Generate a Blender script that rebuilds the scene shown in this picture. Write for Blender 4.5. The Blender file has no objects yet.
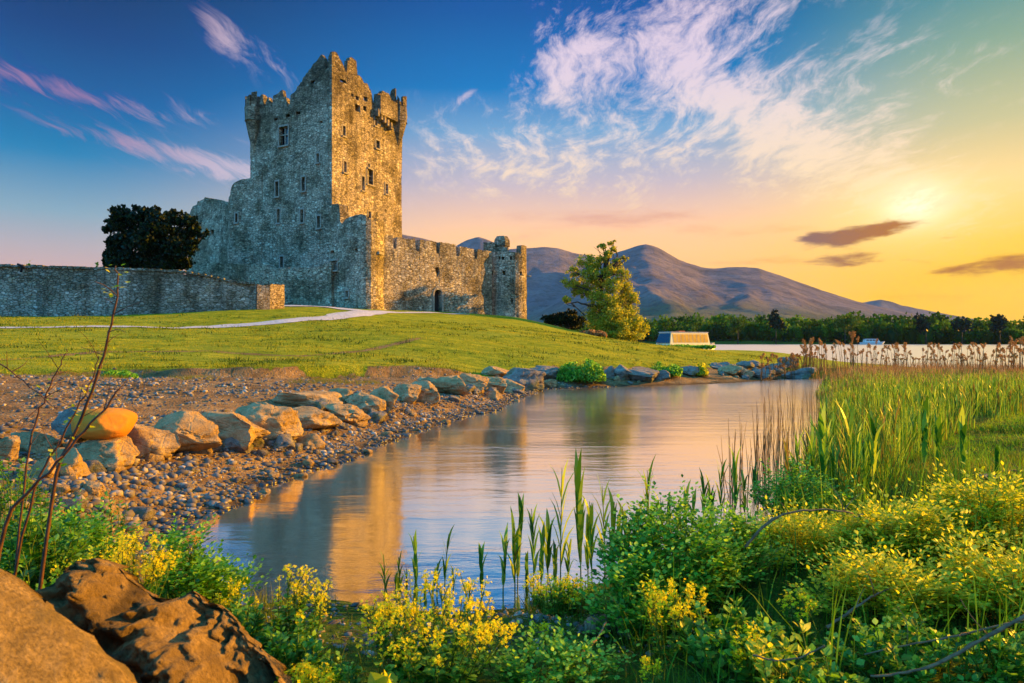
import bpy, math, random
import numpy as np
from mathutils import Vector, Matrix
C = bpy.context.scene
PI = math.pi
FPX = 683.0; EYE = 2.0
# ------------------------------------------------------------------ camera
cam_d = bpy.data.cameras.new("camera"); cam = bpy.data.objects.new("camera", cam_d)
C.collection.objects.link(cam); C.camera = cam
cam.location = (0, 0, EYE); cam.rotation_euler = (math.radians(90), 0, 0)
cam_d.sensor_width = 36.0; cam_d.lens = 24.01; cam_d.clip_start = 0.05; cam_d.clip_end = 20000
cam_d.dof.use_dof = True; cam_d.dof.focus_distance = 11.0; cam_d.dof.aperture_fstop = 5.6
# ------------------------------------------------------------------ light
SUN_AZ, SUN_EL = 68.0, 15.0
def lin(h):
    h = h.lstrip('#'); r = []
    for i in (0, 2, 4):
        c = int(h[i:i+2], 16) / 255
        r.append(c/12.92 if c <= .04045 else ((c+.055)/1.055)**2.4)
    return (r[0], r[1], r[2], 1.0)
sd = Vector((math.sin(math.radians(SUN_AZ))*math.cos(math.radians(SUN_EL)),
             math.cos(math.radians(SUN_AZ))*math.cos(math.radians(SUN_EL)), math.sin(math.radians(SUN_EL))))
sl = bpy.data.lights.new("sun", 'SUN'); so = bpy.data.objects.new("sun", sl); C.collection.objects.link(so)
so.rotation_euler = sd.to_track_quat('Z', 'Y').to_euler(); so.location = (60, 20, 60)
sl.energy = 5.0; sl.angle = math.radians(0.6); sl.color = (1.0, 0.48, 0.03)
C.view_settings.view_transform = 'Standard'; C.view_settings.look = 'None'
C.view_settings.exposure = 1.5; C.view_settings.gamma = 1.0; C.view_settings.use_curve_mapping = False
C.render.engine = 'CYCLES'
C.cycles.use_denoising = True; C.cycles.max_bounces = 6; C.cycles.diffuse_bounces = 3; C.cycles.glossy_bounces = 3
C.cycles.transmission_bounces = 3; C.cycles.transparent_max_bounces = 6; C.cycles.volume_bounces = 0
C.cycles.caustics_reflective = False; C.cycles.caustics_refractive = False

# ---- node helper
class NT:
    def __init__(s, tree): s.t = tree; s.n = tree.nodes; s.n.clear()
    def a(s, typ, ins=None, **kw):
        nd = s.n.new(typ)
        for k, v in kw.items(): setattr(nd, k, v)
        for k, v in (ins or {}).items():
            sock = nd.inputs[k]
            if isinstance(v, bpy.types.NodeSocket): s.t.links.new(v, sock)
            elif isinstance(v, bpy.types.Node): s.t.links.new(v.outputs[0], sock)
            else: sock.default_value = v
        return nd
    def m(s, op, a, b=None, c=None, clamp=False):
        ins = {0: a}
        if b is not None: ins[1] = b
        if c is not None: ins[2] = c
        return s.a('ShaderNodeMath', ins, operation=op, use_clamp=clamp).outputs[0]
    def mix(s, f, a, b, mode='MIX'):
        nd = s.n.new('ShaderNodeMix'); nd.data_type = 'RGBA'; nd.blend_type = mode
        for k, v in ((0, f), (6, a), (7, b)):
            if isinstance(v, bpy.types.NodeSocket): s.t.links.new(v, nd.inputs[k])
            else: nd.inputs[k].default_value = v
        return nd.outputs[2]
    def ramp(s, f, stops, interp='LINEAR'):
        nd = s.n.new('ShaderNodeValToRGB'); cr = nd.color_ramp; cr.interpolation = interp
        while len(cr.elements) > 1: cr.elements.remove(cr.elements[-1])
        for i, (p, c) in enumerate(stops):
            e = cr.elements[0] if i == 0 else cr.elements.new(p)
            e.position = p; e.color = c if len(c) == 4 else (*c, 1)
        s.t.links.new(f, nd.inputs[0]); return nd.outputs[0]
    def rng(s, v, a, b, c=0.0, d=1.0, smooth=True):
        nd = s.n.new('ShaderNodeMapRange'); nd.interpolation_type = 'SMOOTHSTEP' if smooth else 'LINEAR'
        s.t.links.new(v, nd.inputs[0])
        for i, x in enumerate((a, b, c, d)): nd.inputs[i+1].default_value = x
        return nd.outputs[0]
    def noise(s, vec, scale, detail=4, rough=.55, dist=0.0, dim='3D'):
        nd = s.a('ShaderNodeTexNoise', {'Vector': vec, 'Scale': scale, 'Detail': detail, 'Roughness': rough, 'Distortion': dist})
        return nd
    def vmap(s, vec, scale=(1, 1, 1), rot=(0, 0, 0), loc=(0, 0, 0)):
        return s.a('ShaderNodeMapping', {'Vector': vec, 'Scale': scale, 'Rotation': rot, 'Location': loc}).outputs[0]

# ------------------------------------------------------------------ sky
W = bpy.data.worlds.new("World"); C.world = W; W.use_nodes = True
w = NT(W.node_tree)
tc = w.a('ShaderNodeTexCoord').outputs['Generated']
sx = w.a('ShaderNodeSeparateXYZ', {0: tc})
X_, Y_, Z_ = sx.outputs
DEG = 57.29578
el = w.m('MULTIPLY', w.m('ARCSINE', Z_), DEG); az = w.m('MULTIPLY', w.m('ARCTAN2', X_, Y_), DEG)
f_el = w.m('DIVIDE', w.m('MAXIMUM', el, 0.0), 60.0, clamp=True)
def rmp(st): return w.ramp(f_el, [(e/60.0, lin(c)) for e, c in st])
left = rmp([(0, '#e0b09c'), (5, '#c2a6a6'), (9, '#86a2b4'), (13, '#3f80ac'), (17, '#125a96'), (21, '#05407c'), (27, '#02264e'), (42, '#0d5c96'), (60, '#2a7db4')])
mid = rmp([(0, '#ffc878'), (5, '#ffca88'), (9, '#fccaa2'), (13, '#bdb2bc'), (17, '#7ba2c6'), (21, '#2673b4'), (26, '#06539a'), (31, '#044888'), (42, '#2f76ac'), (60, '#4c8cb8')])
rgt = rmp([(0, '#fabb26'), (3, '#fbc640'), (7, '#fdcc66'), (11, '#f8d498'), (15, '#c2bc92'), (20, '#86a08c'), (23, '#5f8c8c'), (28, '#33666f'), (42, '#4a8294'), (60, '#5a8ea6')])
f1 = w.rng(az, -34, 0); f2 = w.rng(az, 12, 37)
base = w.mix(f2, w.mix(f1, left, mid), rgt)
def blob(a0, e0, sa, se, rot=0.0):
    c, s_ = math.cos(math.radians(rot)), math.sin(math.radians(rot))
    da = w.m('SUBTRACT', az, a0); de = w.m('SUBTRACT', el, e0)
    u = w.m('DIVIDE', w.m('ADD', w.m('MULTIPLY', da, c), w.m('MULTIPLY', de, s_)), sa)
    v = w.m('DIVIDE', w.m('SUBTRACT', w.m('MULTIPLY', de, c), w.m('MULTIPLY', da, s_)), se)
    r2 = w.m('ADD', w.m('MULTIPLY', u, u), w.m('MULTIPLY', v, v))
    return w.m('POWER', 2.71828, w.m('MULTIPLY', r2, -1.0))
def addm(*a):
    r = a[0]
    for b in a[1:]: r = w.m('ADD', r, b)
    return r
def muls(a, k): return w.m('MULTIPLY', a, k)
# sun glow behind the thin cloud
base = w.mix(muls(blob(30.0, 9.5, 5.5, 2.8), .55), base, lin('#ffeaa0'))
base = w.mix(muls(blob(30.6, 9.9, 2.0, 1.4), .9), base, (1.25, 1.1, .8, 1))
# cirrus: direction projected to a cloud layer
zz = w.m('ADD', Z_, .10)
cv = w.a('ShaderNodeCombineXYZ', {0: w.m('DIVIDE', X_, zz), 1: w.m('DIVIDE', Y_, zz), 2: 0.0}).outputs[0]
warp = w.noise(cv, 1.6, 3, .5)
wv = w.a('ShaderNodeVectorMath', {0: cv, 1: w.a('ShaderNodeVectorMath', {0: warp.outputs['Color'], 'Scale': .30}, operation='SCALE').outputs[0]}, operation='ADD').outputs[0]
n1 = w.noise(w.vmap(wv, (3.6, 1.5, 1), (0, 0, .45)), 2.9, 11, .70, .22).outputs[0]
n2 = w.noise(w.vmap(wv, (5.5, 1.0, 1), (0, 0, -.35)), 2.6, 8, .7, .5).outputs[0]
mask_big = addm(muls(blob(15, 22.5, 7.0, 5.2, -22), .86), muls(blob(23, 15, 8.5, 3.6, -25), .92), muls(blob(4.5, 22, 4, 3.2, 20), .8),
                muls(blob(7, 14.5, 10, 4, -8), .55), muls(blob(-4, 15, 7, 4), .38), muls(blob(31, 19, 7, 3, -20), .42), muls(blob(31, 10.5, 6, 3, -25), .6), muls(blob(14, 33, 16, 8), .6))
c1 = w.rng(addm(n1, muls(mask_big, .27)), .56, .86)
c1 = w.m('MULTIPLY', c1, w.m('MINIMUM', muls(mask_big, 2.2), 1.0))
col1 = w.mix(w.rng(el, 8, 24), lin('#ffe2b0'), lin('#f2dbe2'))
base = w.mix(muls(c1, .74), base, col1)
added_veil = w.m('MULTIPLY', muls(addm(blob(4, 42, 34, 13), muls(blob(-45, 40, 25, 14), .6)), .9), w.m('MULTIPLY', w.rng(n1, .30, .60), w.rng(el, 27.5, 38)))  # unseen bright cloud added above the view to brighten the water's reflection
base = w.mix(w.m('MINIMUM', added_veil, 1.0), base, (1.15, 1.0, .86, 1))
mask_l = addm(muls(blob(-23, 22.3, 2.4, 1.3, -35), .8), muls(blob(-32, 16.9, 6, .8, -8), .85), muls(blob(-27, 13.9, 8, .8, -8), .75), muls(blob(-20, 12.8, 7, 1.6, -5), .6),
              muls(blob(-19, 21, 2.5, 1.3, -60), .5), muls(blob(-4, 19.6, 1.2, .3, 30), .8), muls(blob(-6, 14, 6, 4), .35), muls(blob(-25, 17, 2.5, .8, -20), .4), muls(blob(-60, 20, 20, 8), .6))
c2 = w.m('MULTIPLY', w.rng(addm(n2, muls(mask_l, .34)), .58, .92), w.m('MINIMUM', muls(mask_l, 2.0), 1.0))
base = w.mix(muls(c2, .5), base, w.mix(w.rng(az, -33, -20), lin('#c48ba0'), lin('#ecd0d6')))
# low banks of cloud near the horizon
n3 = w.noise(w.vmap(w.a('ShaderNodeCombineXYZ', {0: az, 1: el, 2: 0.0}).outputs[0], (.22, .9, 1)), 1.0, 7, .6, .3).outputs[0]
mask_d = addm(muls(blob(26.0, 7.8, 4.2, .8, 6), 1.0), muls(blob(23.6, 8.0, 1.0, .42, 0), .6), muls(blob(28.5, 8.3, 3.0, .7, 0), .55), muls(blob(27.4, 6.2, 3.8, .6, 2), .9), muls(blob(35.2, 5.2, 4.2, .8, 3), 1.1), muls(blob(60, 8, 14, 1.5), .7))
c3 = w.m('MULTIPLY', w.rng(addm(muls(mask_d, .62), muls(n3, 1.5)), 1.02, 1.42), 1.0)
base = w.mix(muls(c3, .9), base, w.mix(w.rng(az, 22, 30), lin('#6a4a56'), lin('#a05c28')))
mask_m = addm(muls(blob(8, 10.2, 9, .9, 0), .8), muls(blob(20, 8.8, 9, .7, -3), .5), muls(blob(-2, 8.5, 6, .8), .35), muls(blob(18, 6.3, 10, .5, 0), .5), muls(blob(33, 3.2, 9, .5), .4))
c4 = w.rng(addm(muls(mask_m, .5), n3), .62, 1.1)
base = w.mix(muls(c4, .5), base, w.mix(w.rng(az, 5, 28), lin('#c58f8a'), lin('#d2883e')))
# blue fill added in the unseen sky behind, to lighten shaded castle walls
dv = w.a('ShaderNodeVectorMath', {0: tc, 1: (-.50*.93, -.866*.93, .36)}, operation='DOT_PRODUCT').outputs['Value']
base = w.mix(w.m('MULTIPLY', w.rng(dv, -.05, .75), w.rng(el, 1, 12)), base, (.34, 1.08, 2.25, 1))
# below the horizon: dull
base = w.mix(w.rng(el, -1.0, -8.0), base, (.12, .12, .09, 1))
sky = w.a('ShaderNodeTexSky', sky_type='NISHITA', sun_disc=False, sun_elevation=math.radians(SUN_EL), sun_rotation=math.radians(SUN_AZ), air_density=1.2, dust_density=1.5, ozone_density=2.0)
SKYK = 4.2
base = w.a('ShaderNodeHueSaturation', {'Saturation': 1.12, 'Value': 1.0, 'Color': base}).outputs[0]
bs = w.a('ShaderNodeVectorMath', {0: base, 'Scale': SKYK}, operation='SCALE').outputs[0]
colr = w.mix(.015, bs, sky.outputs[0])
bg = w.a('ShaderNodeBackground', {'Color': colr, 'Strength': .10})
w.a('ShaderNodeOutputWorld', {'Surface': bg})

# ------------------------------------------------------------------ helpers: mesh
rs = np.random.RandomState(7)
def hash3(i, j, k, seed=0):
    n = (i*374761393 + j*668265263 + k*2147483647 + seed*1274126177) & 0xffffffff
    n = ((n ^ (n >> 13)) * 1274126177) & 0xffffffff
    n = ((n ^ (n >> 16)) * 2246822519) & 0xffffffff
    return ((n ^ (n >> 15)) & 0xffffff) / float(0xffffff)
def vnoise(x, y, z=0.0, seed=0):
    x = np.asarray(x, float); y = np.asarray(y, float)*np.ones_like(x); z = np.asarray(z, float)*np.ones_like(x)
    xi, yi, zi = np.floor(x).astype(np.int64), np.floor(y).astype(np.int64), np.floor(z).astype(np.int64)
    fx, fy, fz = x-xi, y-yi, z-zi
    fx, fy, fz = (t*t*(3-2*t) for t in (fx, fy, fz))
    r = 0
    for a in (0, 1):
        for b in (0, 1):
            for c in (0, 1):
                wgt = (fx if a else 1-fx)*(fy if b else 1-fy)*(fz if c else 1-fz)
                r = r + wgt*hash3(xi+a, yi+b, zi+c, seed)
    return r*2-1
def fbm(x, y, z=0.0, oct=4, seed=0, gain=.5):
    r = 0; amp = 1; f = 1.0
    for o in range(oct):
        r = r + amp*vnoise(np.asarray(x)*f, np.asarray(y)*f, np.asarray(z)*f, seed+o*17); amp *= gain; f *= 2.03
    return r
def sstep(a, b, x):
    t = np.clip((np.asarray(x, float)-a)/(b-a), 0, 1); return t*t*(3-2*t)

def raw_mesh(name, V, faces, attrs=None, smooth=True, uvc=None):
    """V (n,3); faces = list of int arrays (m,k)"""
    me = bpy.data.meshes.new(name)
    V = np.asarray(V, np.float32)
    me.vertices.add(len(V)); me.vertices.foreach_set('co', V.ravel())
    loops = np.concatenate([f.ravel() for f in faces]).astype(np.int32)
    cnt = np.concatenate([np.full(len(f), f.shape[1], np.int32) for f in faces])
    st = np.concatenate([[0], np.cumsum(cnt)[:-1]]).astype(np.int32)
    me.loops.add(len(loops)); me.loops.foreach_set('vertex_index', loops)
    me.polygons.add(len(cnt)); me.polygons.foreach_set('loop_start', st); me.polygons.foreach_set('loop_total', cnt)
    me.polygons.foreach_set('use_smooth', np.full(len(cnt), bool(smooth)))
    for an, dom, arr in (attrs or []):
        at_ = me.attributes.new(an, 'FLOAT', dom); at_.data.foreach_set('value', np.asarray(arr, np.float32).ravel())
    me.update(calc_edges=True); me.validate()
    return me
def link(name, me, mat=None, parent=None, loc=None, rz=0.0):
    o = bpy.data.objects.new(name, me); C.collection.objects.link(o)
    if mat is not None:
        for m_ in (mat if isinstance(mat, (list, tuple)) else [mat]): me.materials.append(m_)
    if parent is not None: o.parent = parent
    if loc is not None: o.location = loc
    if rz: o.rotation_euler = (0, 0, rz)
    return o
class MB:
    """collects pieces for one mesh; rnd is a per-face random value"""
    def __init__(s): s.V = []; s.F = {}; s.R = {}; s.n = 0
    def add(s, V, F, rnd=None):
        V = np.asarray(V, float).reshape(-1, 3)
        for f in (F if isinstance(F, list) else [F]):
            f = np.asarray(f, np.int64)
            if f.ndim == 1: f = f[None]
            s.F.setdefault(f.shape[1], []).append(f+s.n)
            r = np.full(len(f), .5) if rnd is None else (np.full(len(f), rnd) if np.isscalar(rnd) else np.asarray(rnd))
            s.R.setdefault(f.shape[1], []).append(r)
        s.V.append(V); s.n += len(V)
    def inst(s, tv, tf, P, R, S, rnd=None):
        """template (k,3),(m,q) at n places: P (n,3), R (n,3,3), S (n,) or (n,3)"""
        n = len(P); S = np.asarray(S, float)
        if S.ndim == 1: S = S[:, None]*np.ones(3)
        v = np.einsum('nij,nkj->nki', R, tv[None]*S[:, None, :]) + P[:, None, :]
        tf = np.asarray(tf); f = (tf[None]+(np.arange(n)*len(tv))[:, None, None]).reshape(-1, tf.shape[1])
        r = np.random.RandomState(n).rand(n) if rnd is None else np.asarray(rnd)
        s.add(v.reshape(-1, 3), f, np.repeat(r, len(tf)))
    def box(s, lo, hi, M=None, rnd=None):
        x0, y0, z0 = lo; x1, y1, z1 = hi
        v = np.array([(x0, y0, z0), (x1, y0, z0), (x1, y1, z0), (x0, y1, z0), (x0, y0, z1), (x1, y0, z1), (x1, y1, z1), (x0, y1, z1)], float)
        if M is not None: v = v @ np.array(M)[:3, :3].T + np.array(M)[:3, 3]
        s.add(v, np.array([(0, 3, 2, 1), (4, 5, 6, 7), (0, 1, 5, 4), (1, 2, 6, 5), (2, 3, 7, 6), (3, 0, 4, 7)]), rnd)
    def tube(s, pts, rad, k=6, rnd=None, cap=True):
        pts = np.asarray(pts, float); n = len(pts); rad = np.ones(n)*np.asarray(rad, float)
        T = np.gradient(pts, axis=0); T /= np.linalg.norm(T, axis=1)[:, None]+1e-9
        ref = np.array([0, 0, 1.]) if abs(T[:, 2]).mean() < .8 else np.array([1., 0, 0])
        U = np.cross(T, ref); U /= np.linalg.norm(U, axis=1)[:, None]+1e-9; Vv = np.cross(T, U)
        a = np.arange(k)*2*PI/k
        ring = pts[:, None] + rad[:, None, None]*(np.cos(a)[None, :, None]*U[:, None]+np.sin(a)[None, :, None]*Vv[:, None])
        i = np.arange(n-1)[:, None]*k; j = np.arange(k)[None]; jn = (j+1) % k
        f = np.stack([i+j, i+jn, i+k+jn, i+k+j], -1).reshape(-1, 4)
        F = [f]
        if cap: F += [np.arange(k)[None, ::-1], (np.arange(k)+(n-1)*k)[None]]
        s.add(ring.reshape(-1, 3), F, rnd)
    def mesh(s, name, smooth=True):
        ks = sorted(s.F)
        F = [np.concatenate(s.F[k]) for k in ks]; R = np.concatenate([np.concatenate(s.R[k]) for k in ks])
        return raw_mesh(name, np.concatenate(s.V), F, [('rnd', 'FACE', R)], smooth)
    def build(s, name, mat, parent=None, loc=None, smooth=True, rz=0.0):
        return link(name, s.mesh(name, smooth), mat, parent, loc, rz)
def tag(o, label=None, cat=None, group=None, kind=None):
    for k, v in (('label', label), ('category', cat), ('group', group), ('kind', kind)):
        if v: o[k] = v
    return o
def empty(name, loc, label, cat, group=None, rz=0.0):
    o = bpy.data.objects.new(name, None); C.collection.objects.link(o); o.location = loc; o.rotation_euler = (0, 0, rz)
    o.empty_display_size = .2
    return tag(o, label, cat, group)
def copy_tree(o, parent=None):
    c = o.copy(); C.collection.objects.link(c)
    if parent is not None: c.parent = parent
    for ch in [x for x in C.collection.objects if x.parent == o]: copy_tree(ch, c)
    return c
def at(px, py, D): return np.array((D*(px-512)/FPX, D, EYE+D*(341.5-py)/FPX))
def rotz(a):
    c, s_ = np.cos(a), np.sin(a); z = np.zeros_like(c); o = np.ones_like(c)
    return np.stack([np.stack([c, -s_, z], -1), np.stack([s_, c, z], -1), np.stack([z, z, o], -1)], -2)
def rotx(a):
    c, s_ = np.cos(a), np.sin(a); z = np.zeros_like(c); o = np.ones_like(c)
    return np.stack([np.stack([o, z, z], -1), np.stack([z, c, -s_], -1), np.stack([z, s_, c], -1)], -2)
def roty(a):
    c, s_ = np.cos(a), np.sin(a); z = np.zeros_like(c); o = np.ones_like(c)
    return np.stack([np.stack([c, z, s_], -1), np.stack([z, o, z], -1), np.stack([-s_, z, c], -1)], -2)

# ------------------------------------------------------------------ materials
def newmat(name):
    m = bpy.data.materials.new(name); m.use_nodes = True; t = NT(m.node_tree); return m, t
def fin(t, sh, disp=None):
    t.a('ShaderNodeOutputMaterial', {'Surface': sh})
def m_stone(name, c_dark, c_mid, c_light, sc=3.0, bump=.35, warm=0.35, mortar='#8a8070'):
    m, t = newmat(name); co = t.a('ShaderNodeTexCoord').outputs['Object']
    wn = t.noise(co, 2.2, 3, .6)
    wc = t.a('ShaderNodeVectorMath', {0: co, 1: t.a('ShaderNodeVectorMath', {0: wn.outputs['Color'], 'Scale': .22}, operation='SCALE').outputs[0]}, operation='ADD').outputs[0]
    mp = t.vmap(wc, (sc, sc, sc*1.9))
    v = t.a('ShaderNodeTexVoronoi', {'Vector': mp, 'Scale': 1.0, 'Randomness': .85}); ve = t.a('ShaderNodeTexVoronoi', {'Vector': mp, 'Scale': 1.0, 'Randomness': .85}, feature='DISTANCE_TO_EDGE')
    sepc = t.a('ShaderNodeSeparateColor', {0: v.outputs['Color']})
    col = t.ramp(sepc.outputs[0], [(0, lin(c_dark)), (.35, lin(c_mid)), (.8, lin(c_mid)), (1, lin(c_light))])
    big = t.noise(co, .35, 5, .62).outputs[0]; med = t.noise(co, 1.5, 5, .65).outputs[0]
    strk = t.noise(t.vmap(co, (1.1, 1.1, .12)), 1.0, 5, .6).outputs[0]
    col = t.mix(t.rng(strk, .52, .68, 0, .45), col, t.mix(1.0, col, lin('#7c7664'), 'MULTIPLY'))
    col = t.mix(t.rng(big, .42, .62, 0, .75), col, t.mix(1.0, col, lin('#8f8a74'), 'MULTIPLY'))
    col = t.mix(t.rng(med, .56, .70, 0, warm), col, lin('#c2b692'))      # lichen
    col = t.mix(t.rng(med, .42, .30, 0, .3), col, lin('#5b5444'))
    zc_ = t.a('ShaderNodeSeparateXYZ', {0: co}).outputs[2]
    soot = t.m('MULTIPLY', t.rng(t.m('ADD', zc_, t.m('MULTIPLY', t.noise(co, .6, 5, .65).outputs[0], 9.0)), 27.5, 33.0), .62)
    col = t.mix(soot, col, t.mix(1.0, col, lin('#5c5446'), 'MULTIPLY'))
    edge = t.rng(ve.outputs[0], .02, .10)
    col = t.mix(t.m('MULTIPLY', t.m('SUBTRACT', 1.0, edge), .75), col, lin(mortar), 'MULTIPLY')
    fine = t.noise(co, 14, 5, .7).outputs[0]
    h = t.m('ADD', t.m('ADD', t.m('MULTIPLY', edge, .5), t.m('MULTIPLY', sepc.outputs[1], .45)), t.m('MULTIPLY', fine, .4))
    bp = t.a('ShaderNodeBump', {'Height': h, 'Strength': 1.0, 'Distance': bump*.35})
    fin(t, t.a('ShaderNodeBsdfPrincipled', {'Base Color': col, 'Roughness': .92, 'Normal': bp, 'Specular IOR Level': .2}))
    return m
def m_rock(name, cols, sc=3.0, bump=.05, moss=None, speck=.5, crack=.12):
    m, t = newmat(name); co = t.a('ShaderNodeTexCoord').outputs['Object']
    geo = t.a('ShaderNodeNewGeometry'); n = t.noise(co, sc, 8, .68, .3).outputs[0]
    n2 = t.noise(co, sc*7, 6, .75).outputs[0]; n3 = t.noise(co, sc*.5, 4, .5).outputs[0]
    cr = t.a('ShaderNodeTexVoronoi', {'Vector': t.vmap(co, (1, 1, 2.2), (0.4, .3, .2)), 'Scale': sc*.9}, feature='DISTANCE_TO_EDGE').outputs[0]
    oi = t.a('ShaderNodeObjectInfo').outputs['Random']
    col = t.ramp(n, [(.28, lin(cols[0])), (.48, lin(cols[1])), (.70, lin(cols[2]))])
    col = t.mix(t.rng(n2, .35, .6, speck, 0), col, lin(cols[0]))
    col = t.mix(t.m('MULTIPLY', oi, .35), col, lin(cols[3] if len(cols) > 3 else cols[1]))
    if moss: col = t.mix(t.rng(n3, .52, .64, 0, .8), col, lin(moss))
    h = t.m('ADD', t.m('ADD', n, t.m('MULTIPLY', n2, .45)), t.m('MULTIPLY', t.rng(cr, 0, .05), crack))
    bp = t.a('ShaderNodeBump', {'Height': h, 'Strength': 1.0, 'Distance': bump})
    fin(t, t.a('ShaderNodeBsdfPrincipled', {'Base Color': col, 'Roughness': .92, 'Normal': bp, 'Specular IOR Level': .12}))
    return m
def m_leaf(name, cols, trans=.4, rough=.5, spec=.35, tcol=None):
    m, t = newmat(name); r = t.a('ShaderNodeAttribute', attribute_name='rnd').outputs['Fac']
    k = len(cols)-1; col = t.ramp(r, [(i/k, lin(c)) for i, c in enumerate(cols)])
    p = t.a('ShaderNodeBsdfPrincipled', {'Base Color': col, 'Roughness': rough, 'Specular IOR Level': spec})
    tr = t.a('ShaderNodeBsdfTranslucent', {'Color': t.mix(1.0, col, lin(tcol or '#fff4a0'), 'MULTIPLY')})
    # keep the transmitted light as strong as the reflected
    fin(t, t.a('ShaderNodeMixShader', {0: trans, 1: p, 2: tr}))
    return m
def m_plain(name, c, rough=.6, c2=None, sc=8.0, metal=0.0, spec=.4, bump=0.0):
    m, t = newmat(name); co = t.a('ShaderNodeTexCoord').outputs['Object']; n = t.noise(co, sc, 5, .6).outputs[0]
    col = t.mix(t.rng(n, .35, .65), lin(c), lin(c2 or c))
    ins = {'Base Color': col, 'Roughness': rough, 'Metallic': metal, 'Specular IOR Level': spec}
    if bump: ins['Normal'] = t.a('ShaderNodeBump', {'Height': n, 'Distance': bump, 'Strength': 1.0})
    fin(t, t.a('ShaderNodeBsdfPrincipled', ins)); return m
# ------------------------------------------------------------------ terrain
POND = np.array([(-3.35, 6.9), (-3.65, 7.6), (-3.5, 8.6), (-3.0, 11.0), (-2.5, 13.6), (-1.6, 16.5), (-.4, 20.2), (.4, 24.5), (1.2, 28.6), (3.7, 29.6), (8.5, 31.5), (12, 34), (15.5, 37.0),
                 (17, 36), (14.5, 31), (11.0, 23), (7.4, 16), (5.0, 11.2), (3.9, 9.0), (2.6, 7.4), (1.3, 6.0), (.5, 5.35), (-.3, 5.15), (-1.1, 5.15), (-1.9, 5.35), (-2.7, 5.9)])
LAKE = np.array([(400, 30), (120, 34), (60, 36), (32, 38.5), (30.5, 44), (31.5, 52), (32, 60), (33, 68), (31, 76), (27, 84), (21, 90), (10, 104), (-15, 130), (-60, 150), (-140, 170), (-400, 200), (-4500, 300),
                 (-4500, 520), (-900, 470), (-300, 500), (-60, 480), (60, 500), (180, 485), (300, 500), (420, 470), (600, 440), (1500, 400), (4500, 300), (4500, -400), (400, -300)])
def seg_dist(x, y, poly, closed=True):
    d = np.full(x.shape, 1e9); n = len(poly)
    for i in range(n if closed else n-1):
        a = poly[i]; b = poly[(i+1) % n]; e = b-a; L = (e*e).sum()
        t = np.clip(((x-a[0])*e[0]+(y-a[1])*e[1])/L, 0, 1)
        d = np.minimum(d, (x-a[0]-t*e[0])**2+(y-a[1]-t*e[1])**2)
    return np.sqrt(d)
def inside(x, y, poly):
    r = np.zeros(x.shape, bool); n = len(poly)
    for i in range(n):
        a = poly[i]; b = poly[(i+1) % n]
        if a[1] == b[1]: continue
        c = ((a[1] > y) != (b[1] > y)) & (x < (b[0]-a[0])*(y-a[1])/(b[1]-a[1])+a[0])
        r ^= c
    return r
def sdist(x, y, poly):                    # positive inside
    d = seg_dist(x, y, poly); return np.where(inside(x, y, poly), d, -d)
def gpt(px, py, z): D = (EYE-z)*FPX/(py-341.5); return (D*(px-512)/FPX, D, z)
def dpt(px, py, D): return tuple(at(px, py, D))
CP = [gpt(-120, 470, .6), gpt(0, 440, .7), gpt(0, 400, .85), gpt(0, 368, 1.25), gpt(-300, 368, 1.3), gpt(-500, 430, .9), gpt(100, 455, .42), gpt(250, 440, .40), gpt(320, 416, .38), gpt(450, 397, .35), gpt(500, 386, .35),
      gpt(200, 412, .62), gpt(300, 398, .66), gpt(400, 384, .66), gpt(470, 376, .6),
      gpt(100, 369, 1.15), gpt(250, 371, 1.1), gpt(350, 370, 1.0), gpt(450, 369, .92), gpt(550, 366, .85), gpt(650, 364, .75), gpt(740, 362.5, .6), gpt(790, 364, .4),
      dpt(0, 341, 30), dpt(-250, 341, 30), dpt(200, 341, 33), dpt(400, 341, 35), dpt(550, 341.5, 41), dpt(620, 347, 45), dpt(690, 353, 48), dpt(740, 355, 50),
      dpt(0, 327, 39.5), dpt(200, 326, 43), dpt(400, 322, 50), dpt(500, 329, 52), dpt(560, 334, 55),
      dpt(0, 317, 48.6), dpt(-300, 318, 48), dpt(180, 313, 50), dpt(283, 308, 53), dpt(330, 308, 60), dpt(375, 310, 61), dpt(440, 312, 67), dpt(490, 316, 70), dpt(527, 320, 72), dpt(560, 327, 71),
      dpt(600, 337, 68), dpt(660, 346, 66), dpt(720, 351, 66), dpt(780, 355, 62), dpt(800, 358, 60),
      (-40, 90, 4.6), (-70, 80, 4.5), (-10, 95, 4.3), (6, 95, 2.6), (18, 88, 1.2), (30, 72, .7), (-20, 125, 1.0), (-80, 130, 1.0),
      (-3, 4.2, .45), (-1, 4.0, .30), (1, 4.3, .32), (2.6, 5.2, .42), (4.5, 7.0, .42), (0, 2.5, .45), (0, 0, .55), (-3, 0, .7), (4, 0, .6), (4, 3, .5), (-5.5, 5, .7), (-5, 8, .45), (-9, 2, .9), (0, -10, .9), (10, -8, .9), (-14, -5, 1.3),
      (7, 10, .30), (10, 15, .30), (14, 22, .28), (19, 30, .28), (24, 36, .30), (28, 46, .35), (20, 40, .30), (20, 12, .45), (30, 20, .5), (16, 4, .6), (30, 30, .4), (60, 10, .8), (24, 54, .4)]
CP = np.array(CP)
def _phi(r): return r*r*np.log(r+1e-6)
_w = 0.012
_n = len(CP); _A = np.zeros((_n+3, _n+3)); _S = 30.0
_P = CP[:, :2]/_S
_A[:_n, :_n] = _phi(np.linalg.norm(_P[:, None]-_P[None], axis=-1)) + np.eye(_n)*_w*.02
_A[:_n, _n] = 1; _A[:_n, _n+1:] = _P; _A[_n, :_n] = 1; _A[_n+1:, :_n] = _P.T
_co = np.linalg.solve(_A, np.concatenate([CP[:, 2], [0, 0, 0]]))
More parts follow.
